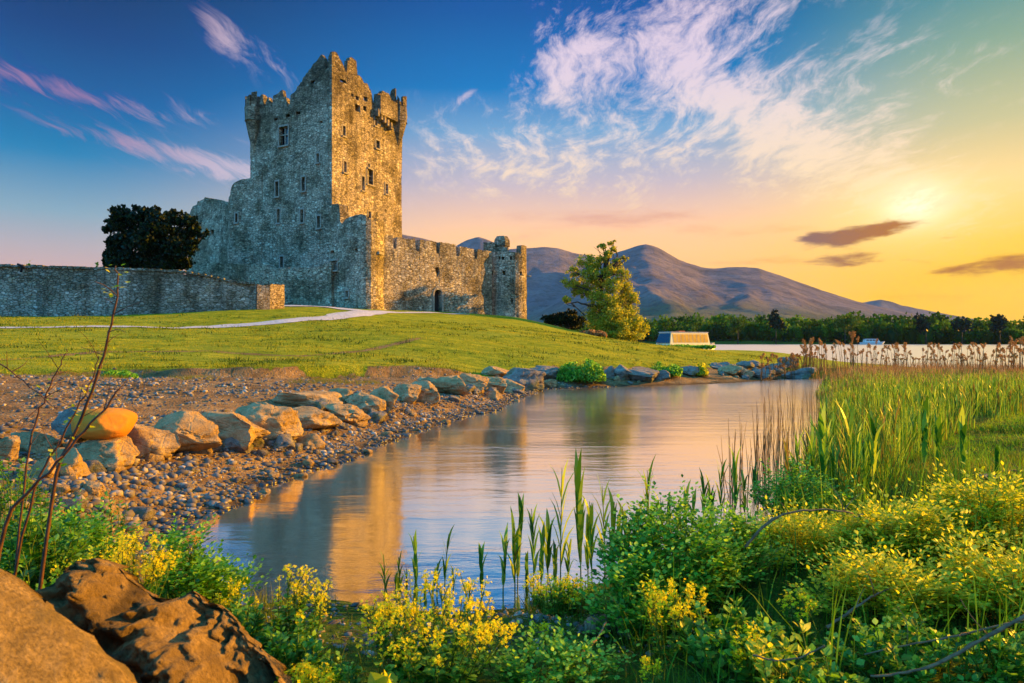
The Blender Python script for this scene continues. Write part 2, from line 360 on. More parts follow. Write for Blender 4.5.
LAWN_EDGE = np.array([gpt(-900, 372, 1.3)[:2], gpt(-300, 369, 1.3)[:2], gpt(0, 368, 1.22)[:2], gpt(60, 369, 1.18)[:2], gpt(100, 369.5, 1.12)[:2], gpt(180, 371, 1.1)[:2], gpt(250, 371.5, 1.05)[:2], gpt(350, 371, .98)[:2], gpt(450, 370, .9)[:2], gpt(520, 367.5, .85)[:2],
                      gpt(600, 366.5, .75)[:2], gpt(700, 364.5, .65)[:2], gpt(780, 364.5, .5)[:2], (27, 44), (30, 50)])
LAWN = np.vstack([LAWN_EDGE, np.array([(33, 80), (10, 110), (-60, 150), (-400, 190), (-300, 20)])])
def rbf(x, y):
    xs, ys = np.clip(x, -75, 60)/_S, np.clip(y, -15, 140)/_S
    r = _co[_n]+_co[_n+1]*xs+_co[_n+2]*ys
    for i in range(_n): r = r+_co[i]*_phi(np.hypot(xs-_P[i, 0], ys-_P[i, 1]))
    return r
def height(x, y, fine=True):
    x = np.atleast_1d(np.asarray(x, float)); y = np.atleast_1d(np.asarray(y, float))
    h = np.clip(rbf(x, y), .12, 7.0)
    l = sdist(x, y, LAWN)+fbm(x*.5, y*.5, 0, 2, 5)*.35
    # a little scarp where the turf ends
    h = h - .24*sstep(.12, -.12, l)*sstep(-4.0, -.3, l)*(y < 60)*(x < 20)
    dp = sdist(x, y, POND); dl = sdist(x, y, LAKE)
    wob = fbm(x*.8, y*.8, 0, 3, 9)*.16
    far = y > 330
    h = np.where(far, 1.5+sstep(0, 150, -dl)*14, h)
    kp = sstep(0, 1.5, -(dp+wob)); kl = sstep(0, np.where(far, 12, 6), -(dl+wob*2))
    h = h*kp*kl + .01
    h = np.where(dp+wob > 0, -np.minimum(.6, (dp+wob)*.3), h)
    h = np.where(dl+wob*2 > 0, -np.minimum(1.2, (dl+wob*2)*.2), h)
    if fine:
        near = sstep(90, 20, y)
        h = h + fbm(x*1.3, y*1.3, 0, 4, 3)*.035*near*np.where(l > 0, .6, 1.0) + np.where(l > 0, fbm(x*.16, y*.16, 0, 3, 21)*.12, 0)*(y < 100)*kp*kl
    return h
def gz(x, y): return float(height(x, y)[0])
def gp(px, py, d0=1.5, d1=140):            # where the sight line through a photo point first meets the ground
    D = np.geomspace(d0, d1, 700); P = np.stack([D*(px-512)/FPX, D, EYE+D*(341.5-py)/FPX], -1)
    g = height(P[:, 0], P[:, 1]); k = np.argmax(g > P[:, 2])
    if not (g > P[:, 2]).any(): k = -1
    return np.array((P[k, 0], P[k, 1], max(g[k], 0)))
def axis(a0, a1, step, lo, hi, gr):
    xs = list(np.arange(a0, a1, step)); s_ = step; v = xs[-1]
    while v < hi: s_ *= gr; v += s_; xs.append(v)
    s_ = step; v = xs[0]; pre = []
    while v > lo: s_ *= gr; v -= s_; pre.append(v)
    return np.array(pre[::-1]+xs)
gx = axis(-9, 8, .14, -4600, 4600, 1.035); gy = axis(2.0, 16, .13, -400, 5600, 1.022)
GX, GY = np.meshgrid(gx, gy, indexing='ij')
gxf, gyf = GX.ravel(), GY.ravel(); GZ = height(gxf, gyf)
nx, ny = len(gx), len(gy); ii = (np.arange(nx-1)[:, None]*ny+np.arange(ny-1)[None]).ravel()
gf = np.stack([ii, ii+ny, ii+ny+1, ii+1], -1)
ln = sdist(gxf, gyf, LAWN)+fbm(gxf*.9, gyf*.9, 0, 3, 5)*.35
rightb = (sstep(-1.5, .5, gxf-np.interp(gyf, [0, 5, 9, 16, 23, 31, 40, 60], [-9, -2.5, 3.6, 7, 10.5, 14.5, 17, 20])))
# near bank is grass and earth, left shore is gravel, lawn is turf
trail = np.exp(-(seg_dist(gxf, gyf, np.array([dpt(-200, 355, 24)[:2], gpt(0, 356, 1.5)[:2], gpt(100, 353, 1.55)[:2], gpt(200, 350, 1.65)[:2], gpt(300, 348.5, 1.72)[:2], gpt(420, 350, 1.55)[:2]]), False)/.33)**2)
near = sstep(5.6, 4.9, gyf+np.abs(gxf+.6)*-.12)
turf = sstep(-.1, .2, ln)*(1-trail*.75)
grn = np.maximum(turf, np.maximum(rightb, near*.8))
far_g = (gyf > 330)*1.0; grn = np.maximum(grn, far_g)
me = raw_mesh('ground', np.stack([gxf, gyf, GZ], -1), [gf], [('grass', 'POINT', grn), ('turf', 'POINT', turf)])
m, t = newmat('ground')
co = t.a('ShaderNodeTexCoord').outputs['Object']
a_g = t.a('ShaderNodeAttribute', attribute_name='grass').outputs['Fac']; a_t = t.a('ShaderNodeAttribute', attribute_name='turf').outputs['Fac']
nb = t.noise(co, .23, 5, .6).outputs[0]; nm = t.noise(co, 1.7, 6, .65).outputs[0]; nf = t.noise(co, 16, 6, .7).outputs[0]
streak = t.noise(t.vmap(co, (.35, 2.2, 1)), 1.3, 6, .7).outputs[0]
tg = t.ramp(t.m('ADD', t.m('MULTIPLY', streak, .6), t.m('MULTIPLY', nm, .4)), [(.34, lin('#5e7010')), (.48, lin('#8f9416')), (.6, lin('#b8ae20')), (.75, lin('#c8b43a'))])
tg = t.mix(t.rng(nf, .4, .62, .5, 0), tg, lin('#33480e'))
tg = t.mix(t.rng(t.noise(t.vmap(co, (.5, 1.6, 1)), 1.1, 6, .75).outputs[0], .50, .36, 0, .5), tg, lin('#425c0c'))
tg = t.mix(t.rng(nb, .5, .68, 0, .4), tg, lin('#94962c'))
bgc = t.ramp(nm, [(.3, lin('#2a400c')), (.5, lin('#456412')), (.7, lin('#5c6a20'))])
bgc = t.mix(t.rng(nf, .45, .6, .5, 0), bgc, lin('#2a2413'))
gcol = t.mix(a_t, bgc, tg)
vo = t.a('ShaderNodeTexVoronoi', {'Vector': co, 'Scale': 13.0}); vo2 = t.a('ShaderNodeTexVoronoi', {'Vector': co, 'Scale': 34.0})
dirt = t.ramp(nm, [(.3, lin('#5a452a')), (.5, lin('#84663e')), (.68, lin('#a2814f'))])
st = t.ramp(t.a('ShaderNodeSeparateColor', {0: vo.outputs['Color']}).outputs[0], [(0, lin('#4a4038')), (.5, lin('#7f6f5e')), (1, lin('#aa9a84'))])
dirt = t.mix(t.m('MULTIPLY', t.rng(vo.outputs['Distance'], .42, .25), t.rng(nm, .42, .56)), dirt, st)
dirt = t.mix(t.rng(nf, .5, .62, 0, .45), dirt, lin('#4b3a2a'))
sz = t.a('ShaderNodeSeparateXYZ', {0: co}).outputs[2]
dirt = t.mix(t.rng(sz, .11, .01, 0, .62), dirt, lin('#2a2119'))
msk = t.rng(t.m('ADD', a_g, t.m('MULTIPLY', t.m('SUBTRACT', nm, .5), .9)), .42, .58)
col = t.mix(msk, dirt, gcol)
hgt = t.m('ADD', t.m('MULTIPLY', nf, .6), t.m('ADD', t.m('MULTIPLY', t.rng(vo.outputs['Distance'], .5, .1), .35), t.m('MULTIPLY', streak, .6)))
bp = t.a('ShaderNodeBump', {'Height': hgt, 'Strength': 1.0, 'Distance': .07})
fin(t, t.a('ShaderNodeBsdfPrincipled', {'Base Color': col, 'Roughness': .95, 'Normal': bp, 'Specular IOR Level': .1}))
ground = link('ground', me, m); tag(ground, 'green lawn, brown gravel shore and marshy near bank', 'ground', kind='structure')

# water -------------------------------------------------------------
m, t = newmat('water')
co = t.a('ShaderNodeTexCoord').outputs['Object']
n1_ = t.noise(t.vmap(co, (.55, 1.6, 1)), 2.4, 5, .6, .4).outputs[0]; n2_ = t.noise(t.vmap(co, (.10, .5, 1)), 1.2, 3, .5).outputs[0]; npat = t.noise(t.vmap(co, (.12, .3, 1)), 1.0, 3, .5).outputs[0]
hh = t.m('ADD', t.m('MULTIPLY', n1_, t.rng(npat, .42, .62, .25, 1.0)), t.m('MULTIPLY', n2_, .8))
bp = t.a('ShaderNodeBump', {'Height': hh, 'Strength': 1.0, 'Distance': .010})
fr = t.a('ShaderNodeFresnel', {'IOR': 1.36, 'Normal': bp}).outputs[0]
gl = t.a('ShaderNodeBsdfGlossy', {'Color': (1.0, .96, .88, 1), 'Roughness': t.rng(t.a('ShaderNodeSeparateXYZ', {0: co}).outputs[1], 7, 48, .08, .30), 'Normal': bp})
df = t.a('ShaderNodeBsdfPrincipled', {'Base Color': lin('#6e5c44'), 'Roughness': .4, 'Specular IOR Level': 0.0})
fin(t, t.a('ShaderNodeMixShader', {0: t.m('MAXIMUM', t.m('MULTIPLY', fr, 1.4, clamp=True), .96), 1: df, 2: gl}))
wm = raw_mesh('water', [(-4600, -400, 0), (4600, -400, 0), (4600, 900, 0), (-4600, 900, 0)], [np.array([[0, 1, 2, 3]])])
water = link('water', wm, m); tag(water, 'still pond and lake water reflecting the sunset sky', 'water', kind='structure')

# path ---------------------------------------------------------------
def strip(name, pts, wid, mat, off, n=160, seed=1):
    pts = np.asarray(pts, float); s_ = np.concatenate([[0], np.cumsum(np.linalg.norm(np.diff(pts, axis=0), axis=1))])
    u = np.linspace(0, s_[-1], n); wv = np.interp(u, s_, wid)
    # smooth curve
    px_ = np.interp(u, s_, pts[:, 0]); py_ = np.interp(u, s_, pts[:, 1]); k = np.ones(9)/9
    px_ = np.convolve(np.pad(px_, 4, 'edge'), k, 'valid'); py_ = np.convolve(np.pad(py_, 4, 'edge'), k, 'valid')
    T = np.stack([np.gradient(px_), np.gradient(py_)], -1); T /= np.linalg.norm(T, axis=1)[:, None]; Nn = np.stack([-T[:, 1], T[:, 0]], -1)
    cols = np.linspace(-1, 1, 7); V = []
    for c in cols:
        ww = wv*.5*c*(1+.18*fbm(u*.9, c*5, 0, 3, seed))
        x = px_+Nn[:, 0]*ww; y = py_+Nn[:, 1]*ww; V.append(np.stack([x, y, height(x, y)+off-abs(c)*.02], -1))
    V = np.stack(V, 1).reshape(-1, 3); i = (np.arange(n-1)[:, None]*7+np.arange(6)[None]).ravel()
    return link(name, raw_mesh(name, V, [np.stack([i, i+7, i+8, i+1], -1)]), mat)
mpath = m_plain('path gravel', '#a89c90', .9, '#c2b8ab', 5, bump=.02)
pp = [dpt(-260, 329, 38)[:2], dpt(-100, 328, 38.5)[:2], dpt(0, 327.5, 39)[:2], dpt(100, 327, 41)[:2], dpt(200, 325.8, 42)[:2], dpt(270, 323.5, 44.5)[:2], dpt(330, 320, 49)[:2], dpt(365, 316, 54)[:2], dpt(390, 313.5, 58.5)[:2], dpt(430, 314, 63)[:2], dpt(470, 314.5, 67)[:2]]
pth = strip('path', pp, [1.2, 1.2, 1.3, 1.4, 1.6, 1.8, 1.9, 2.1, 1.5, 1.2, .7], mpath, .05); tag(pth, 'pale gravel path curving across the lawn to the castle', 'path', kind='structure')
pth2 = strip('path', [dpt(292, 306, 59)[:2], dpt(300, 308.5, 57.5)[:2], dpt(330, 312, 56)[:2], dpt(372, 315, 55)[:2]], [5.0, 3.4, 2.0, 1.6], mpath, .065, 60, 3); tag(pth2, 'short gravel path leading between the low wall and the castle', 'path', kind='structure')

# mountains ----------------------------------------------------------
def mountain(name, prof, D, yfront, yback, label, mat, seed, nxm=260, nym=70, rough=1.0):
    prof = np.array(prof, float); px_ = np.linspace(prof[0, 0], prof[-1, 0], nxm); k = np.ones(5)/5
    pr = np.interp(px_, prof[:, 0], prof[:, 1])
    xs = (px_-512)*D/FPX; zr = EYE+(341.5-pr)*D/FPX
    ys = np.concatenate([np.linspace(yfront, D, nym), np.linspace(D, yback, 14)[1:]])
    XX, YY = np.meshgrid(xs, ys, indexing='ij'); ZR = zr[:, None]*np.ones_like(YY)
    tf = np.where(YY < D, np.clip((YY-yfront)/(D-yfront), 0, 1), 1-np.clip((YY-D)/(yback-D), 0, 1))
    wx = XX*np.where(YY < D, D/YY, 1)+fbm(XX/500, YY/500, 0, 3, seed)*140*(1-tf)
    zr2 = np.interp(wx, xs, zr)
    Z = zr2*tf**1.25
    gul = np.abs(fbm(wx/210, YY/520, 0, 4, seed+3)); Z = Z - gul*17*rough*np.minimum(1, tf*3)*(1-tf**5)*np.clip(zr2/300, .15, 1)
    Z += fbm(XX/90, YY/90, 0, 4, seed+5)*2.5*rough*(1-tf**8) + fbm(XX/30, YY/30, 0, 2, seed+6)*1.2
    Z = np.where(tf <= 0.0, -3, Z); nyy = len(ys)
    i = (np.arange(nxm-1)[:, None]*nyy+np.arange(nyy-1)[None]).ravel()
    o = link(name, raw_mesh(name, np.stack([XX.ravel(), YY.ravel(), Z.ravel()], -1), [np.stack([i, i+nyy, i+nyy+1, i+1], -1)]), mat)
    return tag(o, label, 'mountain', kind='structure')
m, t = newmat('mountain heath'); co = t.a('ShaderNodeTexCoord').outputs['Object']
n = t.noise(co, .006, 7, .65).outputs[0]; nn = t.noise(co, .03, 6, .7).outputs[0]; zc = t.a('ShaderNodeSeparateXYZ', {0: co}).outputs[2]
c_ = t.ramp(n, [(.35, lin('#5c5454')), (.5, lin('#6c6262')), (.65, lin('#7a6e6a'))])
c_ = t.mix(t.m('MULTIPLY', t.rng(t.m('ADD', zc, t.m('MULTIPLY', nn, 120)), 190, 60), .75), c_, lin('#56602c'))
c_ = t.mix(t.rng(nn, .5, .6, 0, .35), c_, lin('#33301f'))
bp = t.a('ShaderNodeBump', {'Height': nn, 'Distance': 12.0, 'Strength': .8})
fin(t, t.a('ShaderNodeBsdfPrincipled', {'Base Color': c_, 'Roughness': 1.0, 'Normal': bp, 'Specular IOR Level': 0.0})); MHEATH = m
mountain('mountain', [(300, 330), (440, 262), (456, 246), (466, 240.5), (478, 236.7), (489, 240), (510, 251), (540, 262), (600, 280), (700, 290), (790, 300), (846, 303), (863, 302.5), (872, 301), (881, 299.5), (891, 301.6), (900, 305), (915, 308), (940, 313), (980, 320), (1060, 334)], 4300, 3400, 5200,
         'distant blue pointed peak and low far ridge', MHEATH, 3)
mountain('mountain', [(150, 336), (250, 300), (330, 250), (380, 230), (400, 234), (421, 238), (438, 242.5), (456, 246), (480, 252), (500, 252), (510, 249), (527, 248), (543, 247), (558, 248), (573, 253), (588, 255), (610, 262), (660, 280), (760, 310), (860, 335)], 3500, 1500, 4200,
         'bluish long ridge behind the castle turret', MHEATH, 11)
mountain('mountain', [(480, 333), (520, 318), (560, 290), (590, 262), (610, 254.5), (628, 249), (640, 245), (646, 244), (654, 246), (663, 250), (680, 260.4), (702, 267.5), (716, 268.5), (726, 267.5), (737, 266.8), (758, 268), (772, 272.7), (793, 280), (821, 290), (846, 298), (863, 303), (885, 308), (920, 315), (980, 326), (1060, 338)], 2900, 760, 3900,
         'broad brown mountain with a rounded summit and long right slope', MHEATH, 29)
# ------------------------------------------------------------------ castle
MK_COOL = m_stone('castle rubble stone', '#7d735f', '#b2a184', '#dccdac')
MK_WALL = m_stone('field wall stone', '#78735f', '#9c9684', '#c3bcaa', 3.6, .3, .45)
MK_PIER = m_stone('pier sandstone', '#8a7860', '#a8967a', '#c4b498', 3.4, .3, .1)
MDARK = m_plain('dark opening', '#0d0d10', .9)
MSILL = m_plain('dressed stone', '#9a8f7b', .85, '#7e7463', 6, bump=.02)
MDOOR = m_plain('old door wood', '#2a1d14', .8, '#1a120c', 9, bump=.01)
MGLASS = m_plain('old window glass', '#10161c', .15, spec=.6)
def resample(path, du, closed):
    P = np.asarray(path, float)
    if closed: P = np.vstack([P, P[:1]])
    out = []
    for a, b in zip(P[:-1], P[1:]):
        n = max(1, int(round(np.linalg.norm(b-a)/du)))
        out += [a+(b-a)*k/n for k in range(n)]
    if not closed: out.append(P[-1])
    return np.array(out)
def ribbon(name, path, top, base, thick, mat, parent=None, closed=False, du=.16, dz=.45, seed=1, rough=.035, side=1, batter=0.0, zpar=None):
    """masonry wall following a plan line; top(x,y,s)->z, outer face on the right hand of the path direction (side=1)"""
    P = resample(path, du, closed); n = len(P)
    nxt = np.roll(P, -1, 0) if closed else np.vstack([P[1:], P[-1:]*2-P[-2:-1]]); prv = np.roll(P, 1, 0) if closed else np.vstack([P[:1]*2-P[1:2], P[:-1]])
    d1 = nxt-P; d0 = P-prv; d1 /= np.linalg.norm(d1, axis=1)[:, None]; d0 /= np.linalg.norm(d0, axis=1)[:, None]
    n1 = np.stack([d1[:, 1], -d1[:, 0]], -1); n0 = np.stack([d0[:, 1], -d0[:, 0]], -1); Nn = n1+n0; Nn /= np.linalg.norm(Nn, axis=1)[:, None]
    mit = 1/np.maximum(.5, (Nn*n1).sum(1)); Nn = Nn*side
    s_ = np.concatenate([[0], np.cumsum(np.linalg.norm(np.diff(P, axis=0), axis=1))])
    zt = top(P[:, 0], P[:, 1], s_)+fbm(P[:, 0]*1.7, P[:, 1]*1.7, 0, 3, seed)*.07
    zb = base(P[:, 0], P[:, 1]) if callable(base) else np.full(n, base)
    zb = np.minimum(zb, zt-.3)
    nz = max(3, int(np.max(zt-zb)/dz)); tt = np.linspace(0, 1, nz+1)
    out, inn = [], []
    for tv in tt:
        z = zb+(zt-zb)*tv
        q = fbm(P[:, 0]*1.1, P[:, 1]*1.1, z*1.1, 3, seed+2)*rough+fbm(P[:, 0]*.25, P[:, 1]*.25, z*.25, 2, seed+4)*rough*1.5 + batter*(1-tv)**2
        out.append(np.column_stack([P+Nn*q[:, None], z]))
        tk = np.full(n, thick) if zpar is None else np.where(z > zpar, min(.42, thick), thick)
        inn.append(np.column_stack([P-Nn*(tk*mit)[:, None], z]))
    V = np.concatenate([np.array(out).reshape(-1, 3), np.array(inn).reshape(-1, 3)]); L = nz+1; o2 = L*n
    m_ = n if closed else n-1; i = np.arange(m_)[None]; i2 = (i+1) % n; k = np.arange(nz)[:, None]*n
    fo = np.stack([k+i, k+i2, k+n+i2, k+n+i], -1).reshape(-1, 4); fi = fo[:, ::-1]+o2
    i = i[0]; i2 = i2[0]; kt = nz*n
    ft = np.stack([kt+i, kt+i2, o2+kt+i2, o2+kt+i], -1); fb = np.stack([i2, i, o2+i, o2+i2], -1)
    F = [fo, fi, ft, fb]
    if not closed:
        kk = np.arange(nz)*n
        F.append(np.stack([kk+o2, kk, kk+n, kk+n+o2], -1)); e = n-1
        F.append(np.stack([kk+e, kk+e+o2, kk+n+e+o2, kk+n+e], -1))
    F = np.concatenate(F)
    if side < 0: F = F[:, ::-1]
    return link(name, raw_mesh(name, V, [F], smooth=False), mat, parent)
def cut(o, boxes):
    """cut real openings through a wall: boxes = list of 8x3 corner arrays"""
    if o.parent: o.matrix_parent_inverse = Matrix.Translation(-o.parent.location)
    mb = MB()
    for b in boxes: mb.add(b, np.array([(0, 3, 2, 1), (4, 5, 6, 7), (0, 1, 5, 4), (1, 2, 6, 5), (2, 3, 7, 6), (3, 0, 4, 7)]))
    c = mb.build('cutter', None, smooth=False); md = o.modifiers.new('b', 'BOOLEAN'); md.operation = 'DIFFERENCE'; md.object = c; md.solver = 'EXACT'; md.use_self = False
    bpy.context.view_layer.update(); dg = bpy.context.evaluated_depsgraph_get(); me = bpy.data.meshes.new_from_object(o.evaluated_get(dg))
    o.modifiers.clear(); old = o.data; o.data = me; bpy.data.objects.remove(c)
    me.shade_flat()
class Face:
    """vertical wall plane p0->p1 (plan); maps photo directions and wall coordinates"""
    def __init__(s, p0, p1): s.p0 = np.array(p0, float); s.p1 = np.array(p1, float); d = s.p1-s.p0; s.L = np.linalg.norm(d); s.d = d/s.L; s.n = np.array([s.d[1], -s.d[0]])
    def hit(s, px, py):
        r = np.array([(px-512)/FPX, 1.0]); A = np.array([[r[0], -s.d[0]], [r[1], -s.d[1]]]); D, u = np.linalg.solve(A, s.p0)
        return u, EYE+D*(341.5-py)/FPX, D
    def pt(s, u, off, z): q = s.p0+s.d*u+s.n*off; return (q[0], q[1], z)
    def boxc(s, u0, u1, a, b, z0, z1): return np.array([s.pt(u0, b, z0), s.pt(u1, b, z0), s.pt(u1, a, z0), s.pt(u0, a, z0), s.pt(u0, b, z1), s.pt(u1, b, z1), s.pt(u1, a, z1), s.pt(u0, a, z1)])
BF = np.array([(0, 3, 2, 1), (4, 5, 6, 7), (0, 1, 5, 4), (1, 2, 6, 5), (2, 3, 7, 6), (3, 0, 4, 7)])
def opening(face, px, py, wpx, hpx, root, kind='slit', depth=.7):
    """returns the cutter box and builds the window child"""
    u, z, D = face.hit(px, py); u2, _, _ = face.hit(px+wpx/2, py); u1, _, _ = face.hit(px-wpx/2, py); w_ = abs(u2-u1); h_ = hpx*D/FPX
    u0_, u1_ = u-w_/2, u+w_/2; z0, z1 = z-h_/2, z+h_/2
    nm = {'slit': 'arrow_slit', 'window': 'window', 'door': 'door', 'hole': 'putlog_hole'}[kind]
    mb = MB()
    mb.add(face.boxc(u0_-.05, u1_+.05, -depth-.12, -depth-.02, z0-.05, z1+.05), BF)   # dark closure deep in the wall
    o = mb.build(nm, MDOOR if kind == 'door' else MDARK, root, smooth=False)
    if kind in ('slit', 'window'):
        s_ = MB(); s_.add(face.boxc(u0_-.14, u1_+.14, -.25, .16, z0-.16, z0-.01), BF); s_.build('sill', MSILL, o, smooth=False)
        f = MB(); j = .12
        f.add(face.boxc(u0_-j, u0_-.002, -.3, .045, z0, z1), BF); f.add(face.boxc(u1_+.002, u1_+j, -.3, .045, z0, z1), BF); f.add(face.boxc(u0_-j, u1_+j, -.3, .045, z1+.002, z1+.17), BF)
        if kind == 'window':
            f.add(face.boxc(u-.05, u+.05, -.35, -.2, z0, z1), BF); f.add(face.boxc(u0_, u1_, -.34, -.21, z-.05+h_*.1, z+.05+h_*.1), BF)
        f.build('frame', MSILL, o, smooth=False)
    if kind == 'window':
        g = MB(); g.add(face.boxc(u0_, u1_, -.5, -.48, z0, z1), BF); g.build('pane', MGLASS, o, smooth=False)
    return face.boxc(u0_, u1_, -depth, .5, z0, z1)
def pxtop(prof, generic=None):
    prof = np.array(prof, float)
    def f(x, y, s_):
        px = 512+FPX*x/y
        return EYE+y*(341.5-np.interp(px, prof[:, 0], prof[:, 1]))/FPX
    return f
gbase = lambda dn: (lambda x, y: height(x, y)-dn)
kx0, ky0 = -17.4, 66.0; aa = math.radians(27.6); S_ = 11.18
KC = np.array([kx0, ky0]); KL = KC+S_*np.array([-math.cos(aa), math.sin(aa)]); KR = KC+S_*np.array([math.sin(aa), math.cos(aa)]); KB = KL+KR-KC
FL, FR = Face(KL, KC), Face(KC, KR)
kprofL = [(250, 113), (256, 113), (256.2, 101), (259, 99), (262, 94), (264, 94), (264.2, 105), (266.4, 105), (266.6, 98), (269.8, 97), (270, 107), (272.4, 107), (272.6, 96), (276, 94.5), (280, 91), (282.5, 89.5), (283.2, 97), (286, 97), (286.3, 106), (290.4, 106), (290.6, 94), (294, 92.5), (297, 89.5), (297.2, 87), (300, 86), (300.2, 83), (303, 82), (303.2, 78), (306, 76), (306.2, 74), (309, 73), (309.2, 70), (312, 69), (312.2, 65), (314.5, 63), (317, 61), (319, 57), (321, 54.5), (322.6, 55), (323.4, 58), (325, 58), (325.2, 69), (327.6, 69), (327.8, 58), (330, 53), (332.5, 51)]
kprofR = [(332.5, 51.5), (336, 51.5), (338, 54), (339.5, 58), (342, 62), (344, 67), (345, 72), (347, 72), (347.2, 60), (349, 61), (349.2, 57.5), (351, 57), (354, 60), (356.6, 61.5), (356.8, 75), (360, 76), (363, 78), (364, 82), (368, 84), (369, 88), (371, 91), (372, 97), (373, 99), (373.2, 103), (377, 103), (377.2, 94), (381, 94), (382, 90.5), (389, 93), (390, 97), (392, 100), (397, 101), (398, 99), (403, 104)]
def keep_top(x, y, s_):
    px = 512+FPX*x/y; zl = EYE+y*(341.5-np.interp(px, *np.array(kprofL).T))/FPX; zr = EYE+y*(341.5-np.interp(px, *np.array(kprofR).T))/FPX
    q = np.stack([x, y], -1); uL = ((q-KL) @ FL.n); uR = ((q-KC) @ FR.n)
    gen = 23.5+((s_ % 2.2) > .9)*1.1
    return np.where(abs(uL) < .01, zl, np.where(abs(uR) < .01, zr, gen))
keep = empty('castle_keep', (float(KC[0]), float(KC[1]), 4.5), 'tall square stone keep with ragged battlements, the highest tower of the castle', 'castle tower')
def par(o): o.parent = keep; o.matrix_parent_inverse = Matrix.Translation(-keep.location); return o
def fixpar(root):
    for o in [x for x in C.collection.objects if x.parent == root]:
        o.matrix_parent_inverse = Matrix.Translation(-root.location)
kw = ribbon('wall', [KL, KC, KR, KB], keep_top, gbase(.8), 1.4, MK_COOL, keep, True, seed=5, rough=.05, dz=.35, zpar=26.3)
cuts = [opening(FL, 283.5, 136, 9, 19, keep, 'window'), opening(FL, 318, 158, 2.5, 9, keep), opening(FL, 277, 189, 3, 15, keep), opening(FL, 303.5, 184, 3.4, 14, keep, 'window'),
        opening(FL, 278.5, 216, 3, 14, keep), opening(FL, 302, 216, 3, 13, keep), opening(FL, 318.7, 222, 3, 12, keep), opening(FL, 281.7, 262, 3, 11, keep),
        opening(FR, 344, 131, 2.6, 10, keep), opening(FR, 377.7, 144.6, 3.6, 8, keep, 'window'), opening(FR, 345, 167, 2.6, 11, keep), opening(FR, 370, 177, 5.6, 15, keep, 'window'), opening(FR, 368.7, 165.5, 1.8, 4, keep),
        opening(FR, 363, 183.5, 2.6, 14, keep), opening(FR, 386.5, 189, 2.6, 10, keep), opening(FR, 369.5, 215, 2.6, 7, keep), opening(FR, 376, 122.5, 2.4, 7, keep)]
cuts += [opening(FR, a, b, c, d, keep, 'hole', .9) for a, b, c, d in ((357, 98, 3.6, 4), (365.5, 99, 3.6, 4.5), (357.5, 108, 5, 7), (364.5, 108.5, 3, 5), (343, 81, 6, 3), (352, 95, 2.5, 3))]
cuts += [opening(FL, a, b, c, d, keep, 'hole', .9) for a, b, c, d in ((288, 115.5, 4, 3.4), (298.5, 113, 4, 3), (276, 119, 3.4, 2.6), (321, 122, 3, 2.6), (313, 82, 4, 3))]
cut(kw, cuts[:12]+cuts[13:17]); cut(kw, [cuts[12]]); cut(kw, cuts[17:])
# machicolation corbels below the broken hoard, and corner bartizans
def bartizan(cx, cy, r, zc, z0, z1, merl, seed):
    mb = MB(); k = 8; a = np.arange(k)*2*PI/k+PI/8; rng_ = np.random.RandomState(seed)
    prof = [(.15, zc), (r*.55, zc+(z0-zc)*.45), (r*.96, z0-.05), (r*1.04, z0), (r, z0+.12), (r, (z0+z1)/2), (r*1.01, z1)]
    rings = [np.stack([cx+q*np.cos(a), cy+q*np.sin(a), np.full(k, z)], -1)+rng_.randn(k, 3)*.025 for q, z in prof]
    V = np.concatenate(rings); i = np.arange(k); F = []
    for l in range(len(prof)-1): F.append(np.stack([l*k+i, l*k+(i+1) % k, (l+1)*k+(i+1) % k, (l+1)*k+i], -1))
    F = [np.concatenate(F), i[None, ::-1], (i+(len(prof)-1)*k)[None]]
    mb.add(V, F); o = mb.build('bartizan', MK_COOL, keep, smooth=False)
    for j, (aa0, aa1, hh0, hh1) in enumerate(merl):
        q = np.radians([aa0, aa1]); ro, ri = r*1.0, r*.62
        pts = [(cx+ro*math.cos(q[0]), cy+ro*math.sin(q[0])), (cx+ro*math.cos(q[1]), cy+ro*math.sin(q[1])), (cx+ri*math.cos(q[1]), cy+ri*math.sin(q[1])), (cx+ri*math.cos(q[0]), cy+ri*math.sin(q[0]))]
        V = [(x, y, z1-.1) for x, y in pts]+[(x, y, z1+(hh0 if m_ in (0, 3) else hh1)) for m_, (x, y) in enumerate(pts)]
        mm = MB(); mm.add(V, BF); mm.build('merlon', MK_COOL, o, smooth=False)
def zat(py, D): return EYE+D*(341.5-py)/FPX
bartizan(float(at(254.6, 0, 71)[0]), 71.0, .97, zat(152, 71), zat(122, 71), zat(108, 71), [(185, 225, 1.2, .9), (235, 262, .8, 1.1), (272, 305, 1.3, 1.45), (315, 345, 1.0, .6), (130, 170, 1, 1)], 3)
bartizan(float(at(398, 0, 75.4)[0]), 75.4, 1.0, zat(146, 75.5), zat(123, 75.5), zat(107, 75.5), [(196, 232, .9, 1.5), (236, 262, 1.6, 1.7), (275, 290, .9, .5), (312, 352, .9, 1.1), (100, 150, 1, 1)], 5)
cb = MB()
for k in range(5):
    u, z, D = FR.hit(375+k*3.2, 112+k*3.4); cb.add(FR.boxc(u-.14, u+.14, -.2, .55, z-.5, z+.25), BF)
u, z, D = FR.hit(383, 104); ua, _, _ = FR.hit(376, 104); ub, _, _ = FR.hit(393, 104); cb.add(FR.boxc(ua, ub, -.1, .62, zat(118, D), zat(99, D)), BF)
cb.build('machicolation', MK_COOL, keep, smooth=False)
fixpar(keep)

